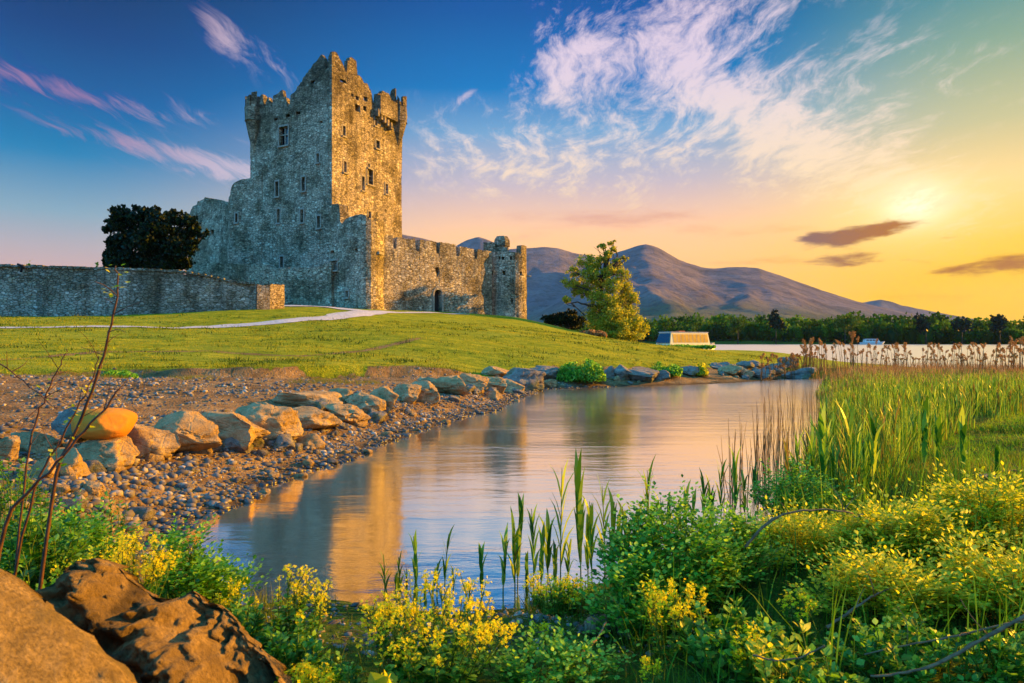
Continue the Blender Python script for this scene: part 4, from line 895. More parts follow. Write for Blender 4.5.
def limb(mb, a, b, r0, r1, r, bend=.15, k=6, n=6):
    a, b = np.array(a, float), np.array(b, float); L = np.linalg.norm(b-a); t_ = np.linspace(0, 1, n)[:, None]
    off = r.randn(3)*bend*L; off2 = r.randn(n, 3)*.02*L
    P = a+(b-a)*t_+off*(np.sin(t_*PI))*.6+off2*(t_*(1-t_)*4); mb.tube(P, np.linspace(r0, r1, n), k); return P
# the big sunlit tree
bx, by = float(at(606, 0, 73)[0]), 73.0; bz = gz(bx, by)
oak = empty('oak_tree', (bx, by, bz), 'tall sunlit tree with twisting open crown right of the round turret', 'tree')
oak_loc = np.array((bx, by, bz))
def tp_(px, py, dd=0.0): return at(px, py, 73+dd)-oak_loc
r = np.random.RandomState(12)
clumps = [(586, 262, 9, 7, -.4), (574, 272, 7, 5, .5), (569, 283, 7, 5, -.6), (567, 300, 6, 4, .2), (580, 284, 9, 7, .8), (590, 275, 9, 8, -.8), (598, 285, 10, 8, .6), (603, 246, 5, 3, 0), (612, 243, 4, 2.6, .3), (606, 256, 6, 4, -.3), (614, 268, 9, 6, .7), (622, 276, 8, 7, -.5),
          (612, 286, 10, 8, -1.0), (627, 290, 8, 7, .4), (634, 298, 7, 6, -.3), (620, 300, 12, 9, 1.2), (606, 302, 11, 8, -1.3), (598, 310, 12, 9, .5), (612, 314, 13, 10, -1.5), (627, 312, 10, 9, .2), (634, 322, 9, 9, -.8), (642, 329, 7, 8, .3), (621, 326, 12, 10, -1.8), (606, 325, 12, 10, -1.2), (595, 322, 9, 9, .3), (614, 335, 14, 6, -1.4), (634, 336, 10, 5, -.9), (583, 296, 4, 2.5, .3), (626, 258, 5, 2.5, .2), (618, 262, 5, 3, -.2), (601, 262, 7, 6, .3), (608, 272, 8, 6, -.5), (594, 268, 7, 6, .4), (611, 250, 5, 3, .2), (585, 290, 8, 6, .5), (597, 296, 9, 7, -.6), (576, 292, 6, 4, .2)]
cl = []
for px, py, rx, ry, dd in clumps:
    k = 73/FPX; cl.append((tp_(px, py, dd), (rx*k, rx*k*1.1, ry*k)))
mb = MB(); crown(mb, cl, r, 1350, .15); cro = mb.build('crown', M_OAK, oak, smooth=False)
tb = MB(); fork = tp_(606, 318); limb(tb, (0, 0, -.4), fork, .5, .36, r, .05, 9)
top_ = tp_(603, 284); P0 = limb(tb, fork, top_, .34, .2, r, .12, 8, 8); P1 = limb(tb, top_, tp_(608, 262), .2, .10, r, .2, 6, 7); limb(tb, tp_(608, 262), tp_(603, 243), .1, .04, r, .2, 5); limb(tb, tp_(608, 262), tp_(614, 243), .09, .035, r, .2, 5); limb(tb, tp_(607, 268), tp_(628, 257), .09, .03, r, .2, 5)
for j, (px, py, rx, ry, dd) in enumerate(clumps):
    base_ = fork if py > 296 else (P0[4] if py > 280 else P1[2]); tgt = tp_(px, py, dd)
    PP = limb(tb, base_, tgt, .13, .035, r, .16, 5, 6)
    for q in range(5):
        tt_ = PP[r.randint(2, 6)]; limb(tb, tt_, tgt+r.randn(3)*np.array([rx, rx, ry])*73/FPX*.75, .035, .012, r, .2, 4, 4)
P = limb(tb, P0[2], tp_(578, 302), .17, .08, r, .1, 6, 7); limb(tb, tp_(578, 302), tp_(566, 303), .08, .02, r, .2, 5)
tb.build('trunk', M_BARK, oak)
# dark evergreen behind the field wall
dx, dy = float(at(150, 0, 60)[0]), 60.0; dz_ = gz(dx, dy)
ev = empty('evergreen_tree', (dx, dy, dz_), 'dense almost black round evergreen rising behind the field wall', 'tree'); el_ = np.array((dx, dy, dz_))
r = np.random.RandomState(5); cl = []
for px, py, rx, ry, dd in [(120, 214, 9, 7, 0), (128, 221, 8, 8, .6), (117, 224, 6, 8, -.5), (110, 229, 5, 3, .2), (106, 230, 5, 2, .1), (147, 215, 9, 6, .3), (156, 214, 7, 5, -.5), (140, 222, 10, 9, .2), (167, 219, 8, 7, 0), (160, 228, 12, 11, -1), (181, 219, 8, 6, .4), (190, 222, 7, 6, -.3), (194, 231, 7, 6, .2), (201, 236, 4, 3, .2), (182, 235, 10, 9, .5), (190, 247, 6, 7, -.2), (176, 250, 12, 12, -.8), (162, 248, 14, 13, 1), (145, 243, 14, 13, -1.2), (128, 240, 13, 11, .5), (117, 247, 9, 10, -.4), (110, 257, 6, 8, .3), (122, 262, 13, 10, -.6), (142, 264, 15, 11, .5), (163, 266, 15, 10, -.5), (181, 264, 9, 9, .2), (107, 266, 5, 6, 0), (108, 222, 2.5, 2, .2), (205, 233, 2.5, 2, 0), (134, 209, 3, 2, 0), (172, 212, 3, 2, .2), (199, 243, 3, 2.5, 0), (111, 240, 3, 2, 0)]:
    k = 60/FPX; cl.append((at(px, py, 60+dd)-el_, (rx*k, rx*k*1.1, ry*k)))
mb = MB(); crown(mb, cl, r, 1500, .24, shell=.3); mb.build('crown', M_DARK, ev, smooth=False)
tb = MB(); tb.tube([(0, 0, -.3), (.1, 0, 2.0), (0, .1, 4.2)], [.45, .36, .2], 8)
for c_, R_ in cl: limb(tb, (0, 0, 2.0), c_, .12, .03, r, .1, 5, 5)
tb.build('trunk', M_BARK, ev)
def bush(px, py_top, px0, px1, D, mat_, label, seed, n_per=2500, leaf=.1, name='bush', cat='bush', depth=None, group=None, stems=True):
    r = np.random.RandomState(seed); x = float(at((px0+px1)/2, 0, D)[0]); z0 = gz(x, D); k = D/FPX; wd = (px1-px0)*k; h = EYE+D*(341.5-py_top)/FPX-z0; dp_ = depth or wd*.7
    o = empty(name, (x, D, z0), label, cat, group); mb = MB(); cl = []
    for j in range(12):
        a = r.rand()*2*PI; q = r.rand()**.5; cx, cy = q*math.cos(a)*wd*.36, q*math.sin(a)*dp_*.36; s_ = .16+.12*r.rand(); hz_ = h*(.3+.48*r.rand()*(1-q*.6))
        cl.append((np.array((cx, cy, hz_)), (wd*s_, dp_*s_, h*(.22+.1*r.rand()))))
    cl.append((np.array(((px-512)*k-x, 0, h*.8)), (wd*.16, dp_*.2, h*.2)))
    crown(mb, cl, r, n_per, leaf); mb.build('foliage', mat_, o, smooth=False)
    tb = MB()
    for c_, R_ in cl: limb(tb, (r.randn()*.03*wd, r.randn()*.03*dp_, -.05), c_, .02+.012*h, .008, r, .12, 5, 5)
    tb.build('stem', M_BARK, o); return o
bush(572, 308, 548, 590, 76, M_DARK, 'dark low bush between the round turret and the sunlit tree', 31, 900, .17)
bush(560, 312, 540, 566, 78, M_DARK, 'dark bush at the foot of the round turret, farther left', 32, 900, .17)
M_SAP = m_leaf('sapling leaves', ['#6a7f20', '#8fa42e', '#a9b842'], .45)
bush(97, 262, 90, 103, 56, M_SAP, 'pale green sapling top peeping over the field wall left of the evergreen', 33, 700, .14)
bush(27, 262, 19, 32, 54, M_SAP, 'small yellow-green sapling behind the field wall near its dark bracket', 34, 700, .14)
# dark bracket on the field wall
br = empty('iron_bracket', (float(at(21, 0, 48.4)[0]), 48.4, zat(271, 48.4)), 'small dark iron bracket perched on top of the field wall', 'bracket')
mb = MB(); mb.tube([(0, 0, -.1), (.05, 0, .35)], [.08, .07], 6); mb.tube([(-.25, 0, .5), (.1, 0, .34), (.38, 0, .12)], [.07, .1, .05], 6); mb.build('arm', MDARK, br)

# far wood ----------------------------------------------------------------
def ftop(px): return np.interp(px, [380, 560, 640, 655, 670, 690, 705, 722, 735, 750, 762, 775, 790, 810, 830, 845, 860, 880, 900, 915, 940, 960, 985, 1010, 1100, 1500], [330, 322, 317, 315, 314, 314, 312.5, 313, 311.5, 315, 314, 310.5, 314, 314.5, 313.5, 312, 311.5, 312.5, 313, 311.5, 313, 314, 314.5, 316, 318, 324])
r = np.random.RandomState(41); mb = MB(); tbw = MB()
for row, (off, cnt, sc_) in enumerate(((0, 120, .72), (14, 130, .86), (34, 130, 1.0))):
    for j in range(cnt):
        px = 370+(1180-370)*(j+r.rand()*.7)/cnt; D = np.interp(px, [380, 640, 760, 900, 1200], [495, 502, 498, 478, 455])+off+r.rand()*8+6
        x = (px-512)*D/FPX; g = float(height(x, D, False)[0]); zt = EYE+D*(341.5-ftop(px))/FPX
        h = (zt-g)*sc_*(.84+.2*r.rand()); R_ = h*(.26+.12*r.rand())
        cl = []
        for q in range(5): cl.append((np.array((x, D, g))+np.array((r.randn()*R_*.5, r.randn()*R_*.4, h*(.42+.34*r.rand()))), (R_*.55, R_*.55, h*.22)))
        cl.append((np.array((x, D, g+h*.25)), (R_*.9, R_*.6, h*.25)))
        r_n0 = mb.n; tone = r.rand()
        for c_, RR in cl:
            n = int(26 if row else 30); P = r.randn(n, 3); P /= np.linalg.norm(P, axis=1)[:, None]; P = c_+P*RR*(.6+.5*r.rand(n, 1))
            mb.inst(LEAFQ, LEAFF, P, rand_rot(r, n), (1.5+1.6*r.rand(n))*h/20, np.clip(tone*.75+r.rand(n)*.3, 0, 1))
        V, F = ICO[1]; mb.add(V*np.array((R_*.9, R_*.7, h*.36))+np.array((x, D, g+h*.42)), F, tone*.6)
        tbw.tube([(x, D, g-.5), (x, D, g+h*.5)], [.4, .25], 4)
wood = mb.build('far_wood', M_FAR, smooth=False); tag(wood, 'dark green wood along the far shore of the lake', 'wood', kind='stuff')
tw_ = tbw.build('far_wood_trunks', M_BARK); tag(tw_, 'trunks of the wood along the far shore', 'wood', kind='stuff')
# single trees that stand out of the wood
def far_tree(px, py_top, wpx, D, mat_, label, seed):
    r = np.random.RandomState(seed); x = (px-512)*D/FPX; g = float(height(x, D, False)[0]); h = EYE+D*(341.5-py_top)/FPX-g; R_ = wpx*D/FPX/2
    o = empty('tree', (x, D, g), label, 'tree'); mb = MB()
    for q in range(9):
        c_ = np.array((r.randn()*R_*.42, r.randn()*R_*.42, h*(.5+.38*r.rand()))); n = 46; P = r.randn(n, 3); P /= np.linalg.norm(P, axis=1)[:, None]; P = c_+P*np.array((R_*.5, R_*.5, h*.16))*(.5+.6*r.rand(n, 1))
        mb.inst(LEAFQ, LEAFF, P, rand_rot(r, n), (1.0+1.2*r.rand(n))*h/20)
    mb.build('crown', mat_, o, smooth=False); tb = MB(); tb.tube([(0, 0, -.4), (0, 0, h*.6)], [.45, .2], 6); tb.build('trunk', M_BARK, o); return o
M_BRT = m_leaf('bright far leaves', ['#2f4a12', '#43601a', '#587222'], .3, .8, .1)
far_tree(776, 310.5, 13, 487, M_DARK, 'dark flat-topped tree standing above the far wood under the brown mountain slope', 61)
far_tree(738, 318, 22, 484, M_BRT, 'brighter green round tree at the front of the far wood behind the tour boat', 62)
far_tree(690, 320, 18, 488, M_BRT, 'mid green tree at the front of the far wood, directly above the tour boat roof', 63)
far_tree(845, 314, 24, 478, M_BRT, 'wide bright tree in the far wood at the right foot of the mountain', 64)
far_tree(926, 311.5, 14, 470, M_DARK, 'dark domed tree on the skyline of the far wood, above the dry reeds', 65)
far_tree(962, 311.8, 15, 466, M_DARK, 'dark spreading skyline tree of the far wood, second from the right edge', 66)
far_tree(1000, 313, 14, 462, M_DARK, 'rightmost dark skyline tree of the far wood', 67)
# ------------------------------------------------------------------ boats
MWHITE = m_plain('white boat paint', '#d8d4c8', .35, '#c9c4b6', 3); MRED = m_plain('red boat paint', '#8c2418', .4, '#75200f', 3); MNAVY = m_plain('dark blue glass', '#16283c', .12, spec=.8)
MCREAM = m_plain('cream cabin side', '#ecd9a0', .4, '#e2cb8c', 1.5)
def tour_boat():
    D = 108.0; x0, x1 = float(at(654, 0, D)[0]), float(at(709, 0, D)[0]); L = x1-x0; xc = (x0+x1)/2; b = 1.7
    o = empty('tour_boat', (xc, D, 0), 'long golden-sided covered tour boat with sloping dark windscreen, moored behind the lawn', 'boat', None, math.radians(32)); L *= 1.12
    st = np.linspace(-L/2-.4, L/2+1.1, 24); V = []
    for s_ in st:
        t_ = (s_+L/2+.4)/(L+1.5); w_ = b*min(1, (t_/.16)**.6 if t_ < .16 else 1)*(1 if t_ < .9 else 1-(t_-.9)*1.5); sh = .95+.25*max(0, .25-t_)/.25
        V += [(s_, -w_, sh), (s_, -w_*.92, .45), (s_, -w_*.6, -.3), (s_, w_*.6, -.3), (s_, w_*.92, .45), (s_, w_, sh)]
    n = len(st); i = (np.arange(n-1)[:, None]*6+np.arange(5)[None]).ravel(); F = [np.stack([i, i+6, i+7, i+1], -1)]; j = np.arange(n-1)*6; F.append(np.stack([j+5, j+11, j+6, j], -1)); F += [np.array([[0, 1, 2, 3, 4, 5]]), np.array([[5, 4, 3, 2, 1, 0]])+(n-1)*6]
    mb = MB(); mb.add(V, F); mb.build('hull', MWHITE, o)
    mb = MB(); mb.box((-L/2+.3, -b-.03, .92), (L/2+.9, -b+.05, 1.3)); mb.box((-L/2+.3, b-.05, .92), (L/2+.9, b+.03, 1.3)); mb.build('rubbing_band', MRED, o, smooth=False)
    # cabin: sloping ends, tumblehome sides
    z0, z1 = 1.3, 3.4; xa, xb, xt, xu = -L/2+.1, L/2-.05, -L/2+1.35, L/2-.35
    V = [(xa+.7, -b+.1, z0), (xb, -b+.1, z0), (xb, b-.1, z0), (xa+.7, b-.1, z0), (xt, -b+.42, z1), (xu, -b+.42, z1), (xu, b-.42, z1), (xt, b-.42, z1)]
    mb = MB(); mb.add(V, BF); cab = mb.build('cabin', MCREAM, o, smooth=False)
    mb = MB(); e = .03; V = [(xa+.66, -b+.25, z0+.5), (xa+.66, b-.25, z0+.5), (xt-.07, b-.55, z1-.15), (xt-.07, -b+.55, z1-.15)]
    V2 = [(x-.03, y, z+.02) for x, y, z in V]; mb.add(V2+V, [np.array([(0, 1, 2, 3)]), np.array([(7, 6, 5, 4), (0, 4, 5, 1), (1, 5, 6, 2), (2, 6, 7, 3), (3, 7, 4, 0)])]); mb.build('windscreen', MNAVY, cab, smooth=False)
    MPANE = m_plain('glass with painted gold reflection', '#e0a83c', .25, '#c8902c', 1.0, spec=.6)  # sunset reflection on the panes is put into their gold colour
    nwin = 9; wl = (xu-xt-.3)/nwin
    for k in range(nwin):
        xl = xt+.2+k*wl; mb = MB()
        f = lambda z: -b+.1+(z-z0)/(z1-z0)*.32
        za, zb = z0+.55, z1-.25
        V = [(xl+.05, f(za)-.03, za), (xl+wl-.05, f(za)-.03, za), (xl+wl-.05, f(zb)-.03, zb), (xl+.05, f(zb)-.03, zb)]; V += [(x, y+.025, z) for x, y, z in V]
        mb.add(V, [np.array([(0, 1, 2, 3), (7, 6, 5, 4), (0, 4, 5, 1), (1, 5, 6, 2), (2, 6, 7, 3), (3, 7, 4, 0)])]); mb.build('window', MPANE, cab, smooth=False)
    mb = MB(); mb.box((xt-.12, -b+.34, z1+.002), (xu+.12, b-.34, z1+.1)); rf = mb.build('roof', MWHITE, o, smooth=False)
    mb = MB(); mb.box((-.9, -.35, z1+.103), (.4, .35, z1+.3)); mb.build('hatch', MRED, rf, smooth=False)
    mb = MB()
    for k in range(5):
        x = L/2+.1+k*.22; mb.tube([(x, -b+.2, 1.0), (x, -b+.2, 1.75)], .03, 5)
    mb.tube([(L/2, -b+.2, 1.75), (L/2+1.0, -b+.2, 1.75)], .035, 5); mb.build('rail', MWHITE, o)
tour_boat()
def cruiser(px0, px1, D, label, seed):
    x0, x1 = (px0-512)*D/FPX, (px1-512)*D/FPX; L = x1-x0; o = empty('cruiser', ((x0+x1)/2, D, 0), label, 'boat'); k = L/12
    mb = MB(); V = [(-L/2, -1.6*k, 1.2*k), (L/2-1.5*k, -1.6*k, 1.3*k), (L/2, 0, 1.6*k), (L/2-1.5*k, 1.6*k, 1.3*k), (-L/2, 1.6*k, 1.2*k), (-L/2, -1.2*k, -.3), (L/2-2*k, -1.2*k, -.3), (L/2-1*k, 0, -.3), (L/2-2*k, 1.2*k, -.3), (-L/2, 1.2*k, -.3)]
    i = np.arange(5); mb.add(V, [i[None], (i+5)[None, ::-1], np.stack([i+5, (i+1) % 5+5, (i+1) % 5, i], -1)]); mb.build('hull', MWHITE, o, smooth=False)
    mb = MB(); V = [(-L*.38, -1.2*k, 1.25*k), (L*.26, -1.2*k, 1.3*k), (L*.26, 1.2*k, 1.3*k), (-L*.38, 1.2*k, 1.25*k), (-L*.36, -1.0*k, 2.9*k), (L*.16, -1.0*k, 2.9*k), (L*.16, 1.0*k, 2.9*k), (-L*.36, 1.0*k, 2.9*k)]; mb.add(V, BF); c_ = mb.build('cabin', MWHITE, o, smooth=False)
    for j in range(4): mb = MB(); a = -L*.32+j*L*.13; mb.box((a, -1.24*k, 1.9*k), (a+L*.1, -1.12*k, 2.5*k)); mb.build('window', MNAVY, c_, smooth=False)
    mb = MB(); mb.box((-L*.4, -1.15*k, 2.93*k), (L*.2, 1.15*k, 3.1*k)); mb.build('roof', MNAVY, c_, smooth=False); return o
cruiser(861, 885, 440, 'white cabin boat on the lake before the far wood, above the dry reeds', 3)
#cruiser(818, 830, 450, 'tiny white boat by the far shore, left of the larger white cabin boat', 4)
# ------------------------------------------------------------------ reeds, flowers, shrubs, grass
M_REED = m_leaf('green reed', ['#2e5c12', '#4a801c', '#78a62c', '#aec63e'], .5, .45, .3)
M_REEDY = m_leaf('yellowing reed', ['#6a5a20', '#8f7c2c', '#7d8a28', '#5c7420'], .4, .6, .2)
M_DRY = m_leaf('dry reed', ['#5a4228', '#806038', '#a88250', '#c49c62'], .35, .8, .1, '#ffffff')
M_PLUME = m_leaf('reed plume', ['#6a4a2a', '#94683a', '#b88a4c', '#d4a862'], .4, .9, .05, '#ffffff')
M_GRASS = m_leaf('meadow grass', ['#2a4210', '#456012', '#66781a', '#8a8a28'], .4, .6, .2)
M_MARSH = m_leaf('marsh grass', ['#2c5210', '#467a14', '#6a981e', '#8aa428'], .45, .6, .15)
M_LAWN = m_leaf('lawn grass', ['#5a7410', '#8a9616', '#b4ae22', '#c8b63e'], .5, .7, .1)
M_HERB = m_leaf('herb leaves', ['#2a5c16', '#448220', '#6aa630', '#9cc848'], .52, .45, .35)
M_SHRUB = m_leaf('green shrub leaves', ['#38701a', '#569c28', '#80c03c', '#b0dc54'], .56, .42, .4)
M_GOLD = m_leaf('yellow-green shrub leaves', ['#7ea01c', '#aec42a', '#dcdc36', '#f6ea50'], .62, .45, .35)
M_YEL = m_leaf('yellow petals', ['#e8cc00', '#f4de08', '#fff020'], .5, .5, .2, '#ffffff')
M_STEM = m_leaf('green stems', ['#3a5418', '#546e20', '#6e7a2a'], .1, .6, .2)
M_TWIG = m_plain('bare twig bark', '#3a2114', .8, '#5c3820', 20, bump=.002)
M_WOOD = m_plain('weathered driftwood', '#6e5238', .85, '#94785a', 14, bump=.01)
M_BRANCH = m_plain('dead branch bark', '#55402a', .85, '#7a5e3e', 25, bump=.004)

def blades(mb, P, h, wd, r, lean=.25, segs=3, rnd=None, tipbend=.5, az=None):
    """tapering bent blades: P (n,3), h (n,), wd (n,)"""
    n = len(P); az = r.rand(n)*2*PI if az is None else az; d = np.stack([np.cos(az), np.sin(az), np.zeros(n)], -1); s_ = np.stack([-np.sin(az), np.cos(az), np.zeros(n)], -1)
    tw = r.rand(n)*PI; s_ = s_*np.cos(tw)[:, None]*1.0+d*np.sin(tw)[:, None]*.6
    ln_ = np.abs(r.randn(n))*lean; V = []
    for k in range(segs+1):
        t_ = k/segs; c = P+d*(h*(ln_*t_+tipbend*ln_*t_**3))[:, None]; c[:, 2] += h*(t_-.35*ln_*t_**3)
        wk = wd*(1-t_)**.6*(.55+.9*t_ if t_ < .5 else 1.0)
        if k < segs: V += [c-s_*wk[:, None]*.5, c+s_*wk[:, None]*.5]
        else: V += [c]
    m_ = 2*segs+1; V = np.stack(V, 1).reshape(-1, 3); b = (np.arange(n)*m_)[:, None]
    rv = r.rand(n) if rnd is None else rnd
    q = np.concatenate([b+np.array([[2*k, 2*k+1, 2*k+3, 2*k+2]]) for k in range(segs-1)]) if segs > 1 else None
    tr = b+np.array([[2*segs-2, 2*segs-1, 2*segs]])
    if q is not None: mb.add(V, [q], np.tile(rv, segs-1)); mb.add(np.zeros((0, 3)), [], None); mb.n -= 0; base_off = mb.n-len(V)
    else: mb.add(V, [np.zeros((0, 4), int)]); base_off = mb.n-len(V)
    mb.F.setdefault(3, []).append(tr+base_off); mb.R.setdefault(3, []).append(rv)

def reed_mesh(mb_stem, mb_leaf, r, h, nl=6, wl=.028, loc=(0, 0, 0)):
    loc = np.array(loc, float); lean = r.randn(2)*.03*h; t_ = np.linspace(0, 1, 6)
    P = loc+np.stack([lean[0]*t_**2, lean[1]*t_**2, h*.86*t_], -1); mb_stem.tube(P, np.linspace(.006, .003, 6), 5, r.rand())
    n = nl; q = .22+.62*np.arange(n)/n+r.rand(n)*.05; side = (np.arange(n) % 2)*PI+r.rand()*PI; az = side+r.randn(n)*.3
    Pb = np.stack([np.interp(q, t_, P[:, i]) for i in range(3)], -1)
    L = h*(.26+.14*r.rand(n)); L = np.minimum(L, h*1.0-h*.86*q+h*.02*r.rand(n)+.05)
    rr_ = r; ang = .06+.14*r.rand(n)
    d = np.stack([np.cos(az), np.sin(az), np.zeros(n)], -1); s_ = np.stack([-np.sin(az), np.cos(az), np.zeros(n)], -1)
    V = []
    for k in range(5):
        u = k/4; c = Pb+d*(L*ang*(u+1.2*u**3))[:, None]; c[:, 2] += L*(u-.15*ang*u**3*4); wk = wl*np.array([.5, 1.0, .9, .55, .04])[k]*(.7+.5*h)*np.ones(n); V += [c-s_*(wk/2)[:, None], c+s_*(wk/2)[:, None]]
    V = np.stack(V, 1).reshape(-1, 3); b = (np.arange(n)*10)[:, None]; F = np.concatenate([b+np.array([[2*k, 2*k+1, 2*k+3, 2*k+2]]) for k in range(4)]); mb_leaf.add(V, F, np.tile(r.rand(n), 4))
# single reeds standing in the near water
REEDS = [(481.5, 536), (503, 526), (515, 512), (517.5, 487), (527, 546), (534, 496), (541, 520), (548, 502), (555, 535), (560.5, 450), (567.5, 531), (581, 446), (588, 500), (592, 486), (605, 470), (613, 487), (620, 505), (628, 494), (635, 501), (649, 455), (660, 487), (667, 489), (677, 500), (685, 477), (692, 488), (705, 466), (713, 474), (721, 450), (735, 438), (745, 470), (755, 462), (400, 549), (406, 563), (416, 526), (385, 547), (425, 575), (433, 562), (437, 556), (444.5, 524), (454, 562), (396, 570)]
WHERE = ['at the left end of the reed row', 'near the middle of the reed row', 'near the green shrub', 'behind the yellow flowers']
r = np.random.RandomState(3)
def reed_words(px, h):
    size = 'very tall' if h > 1.35 else ('tall' if h > 1.05 else ('middling' if h > .7 else 'short'))
    if px < 460: w_ = 'behind the round yellow-flowered plant'
    elif px < 530: w_ = 'right of the yellow-flowered plant'
    elif px < 600: w_ = 'at the centre of the reed row'
    elif px < 680: w_ = 'above the green shrub left shoulder'
    else: w_ = 'behind the green shrub near the reed bed'
    return size, w_
cnt_ = {}
for i, (px, pt) in enumerate(sorted(REEDS)):
    D = 5.35+r.rand()*.35 if px < 640 else 6.2+(px-640)/100*1.5+r.rand()*.3
    x = D*(px-512)/FPX; z0 = gz(x, D); h = EYE+D*(341.5-pt)/FPX-z0
    size, w_ = reed_words(px, h); k = (size, w_); cnt_[k] = cnt_.get(k, 0)+1
    o = empty('green_reed', (x, D, z0), f'{size} green reed standing {w_}', 'reed', 'green reeds standing in the near water')
    o['ord_px'] = px; ms, ml = MB(), MB(); reed_mesh(ms, ml, r, h, 5+int(h*3.5), .034); ms.build('stem', M_STEM, o); ml.build('leaves', M_REED, o, smooth=False)
    o['kk'] = f'{size}|{w_}'
ORD = ['first', 'second', 'third', 'fourth', 'fifth', 'sixth', 'seventh', 'eighth', 'ninth', 'tenth']
seen = {}
for o in sorted([x for x in C.collection.objects if 'kk' in x.keys()], key=lambda x: x['ord_px']):
    k = tuple(o['kk'].split('|')); seen[k] = seen.get(k, 0)+1
    if cnt_[k] > 1: o['label'] = f'{ORD[seen[k]-1]} {k[0]} reed from the left {k[1]}'
    del o['kk']; del o['ord_px']
# single tall reeds before the right hand reed bed
for px, pt, pb, lab in [(924, 392, 505, 'tall broad green reed with two leaning leaves in front of the reed bed'), (963, 404, 480, 'tall upright green reed standing alone before the flat marsh grass'), (997, 440, 482, 'short pale green reed near the dead sticks at the right edge'), (938, 408, 500, 'thin yellow-green reed just right of the tall broad reed'), (848, 395, 505, 'tall bright reed in the front edge of the reed bed'), (822, 400, 505, 'leaning reed at the left front corner of the reed bed'), (872, 405, 508, 'pale upright reed in the front middle of the reed bed')]:
    D = 7.6; x = D*(px-512)/FPX; z0 = gz(x, D); h = EYE+D*(341.5-pt)/FPX-z0
    o = empty('green_reed', (x, D, z0), lab, 'reed', 'tall reeds before the reed bed'); ms, ml = MB(), MB(); reed_mesh(ms, ml, r, h, 8, .05); ms.build('stem', M_STEM, o); ml.build('leaves', M_REED, o, smooth=False)
# reed bed on the right
BED = np.array([(2.9, 7.9), (3.9, 9.2), (5.0, 11.5), (7.0, 15.5), (9.6, 21.0), (11.5, 26), (14, 31), (16.5, 36), (22, 35), (27, 33), (24, 26), (19, 22), (11.5, 15.5), (8.2, 12.6), (5.6, 9.6), (4.4, 7.9), (3.6, 7.3)])
def inpoly(r, n, poly, bias=0.0):
    lo, hi = poly.min(0), poly.max(0); out = []
    while sum(map(len, out)) < n:
        P = lo+(hi-lo)*r.rand(n*3, 2)
        if bias: P[:, 1] = lo[1]+(hi[1]-lo[1])*r.rand(n*3)**bias
        P = P[inside(P[:, 0], P[:, 1], poly)]; out.append(P)
    return np.concatenate(out)[:n]
ms, ml, my = MB(), MB(), MB()
P = inpoly(r, 900, BED, 2.2); zz = height(P[:, 0], P[:, 1])
for (x, y), z in zip(P, zz):
    h = (.6+.6*r.rand())*np.interp(y, [7, 12, 18, 26, 36], [.95, .85, .62, .42, .32]); reed_mesh(ms, ml if r.rand() < .66 else my, r, h, 7, .024 if y < 14 else .034, (x, y, z-.05))
for q, (cnt, hs, wd) in enumerate(((16000, .5, .010), (26000, .66, .011), (14000, .3, .012))):
    P = inpoly(r, cnt, BED, 1.6); z = height(P[:, 0], P[:, 1])
    dens = fbm(P[:, 0]*.9, P[:, 1]*.9, 0, 2, 8); kx = dens > -.45
    P = P[kx]; z = z[kx]
    blades(ml if q or r.rand() < 0 else my, np.column_stack([P, z-.03]), hs*(.4+1.0*r.rand(len(P)))*np.interp(P[:, 1], [8, 18, 30], [1, .8, .5]), wd*(1+P[:, 1]/16), r, .16)
tag(ml.build('reed_bed', M_REED, smooth=False), 'dense green reed bed on the marshy right bank', 'reeds', kind='stuff')
tag(my.build('reed_bed_yellow', M_REEDY, smooth=False), 'yellowed and dry leaves mixed in the reed bed', 'reeds', kind='stuff')
tag(ms.build('reed_bed_stems', M_STEM), 'thin stalks of the reed bed', 'reeds', kind='stuff')
# dead stalks standing in shallow water at left fringe of the bed
mb = MB()
for k in range(150):
    py = 400+r.rand()*100; px = np.interp(py, [395, 440, 500], [800, 775, 735])+r.rand()*65-15; D = EYE*FPX/(py-341.5); x = D*(px-512)/FPX; h = .5+.5*r.rand()
    l_ = r.randn(2)*.05; mb.tube([(x, D, -.1), (x+l_[0]*.5, D+l_[1]*.5, h*.5), (x+l_[0], D+l_[1], h)], [.006, .005, .002], 4, r.rand(), False)
tag(mb.build('dead_stalks', M_DRY), 'thin dead reed stalks standing in the shallows beside the reed bed', 'reeds', kind='stuff')
# dry plumed reeds along the lake edge: countable
def dry_reed(seed):
    r = np.random.RandomState(seed); o = empty('dry_reed', (0, 0, 0), 'dry brown reed with a feathery seed head standing at the lake edge', 'reed', 'dry plumed reeds along the lake edge')
    h = 1.0; mb = MB(); ln_ = r.randn(2)*.06; t_ = np.linspace(0, 1, 7); P = np.stack([ln_[0]*t_**2, ln_[1]*t_**2, t_*h], -1); mb.tube(P, np.linspace(.012, .006, 7), 4, .3)
    for k in range(4):
        q = .25+.5*r.rand(); b = P[int(q*6)]; a = r.rand()*6.28; blades(mb, b[None], np.array([.28]), np.array([.02]), r, .5)
    mb.build('stem', M_DRY, o, smooth=False)
    mb = MB(); n = 130; tt = r.rand(n)**.8; c = P[-1]+np.array([ln_[0], ln_[1], 0])*tt[:, None]*.5; c[:, 2] = h*.94+tt*.17; rad = .045*np.sin(np.clip(tt*.9+.1, 0, 1)*PI)**.7+.004; a = r.rand(n)*6.28
    c[:, 0] += np.cos(a)*rad*r.rand(n)+tt**2*.05*np.sign(ln_[0]); c[:, 1] += np.sin(a)*rad*r.rand(n); mb.inst(LEAFQ*np.array([.35, 1, 1]), LEAFF, c, rand_rot(r, n, .8), .05*(.6+.7*r.rand(n))); mb.build('plume', M_PLUME, o, smooth=False); return o
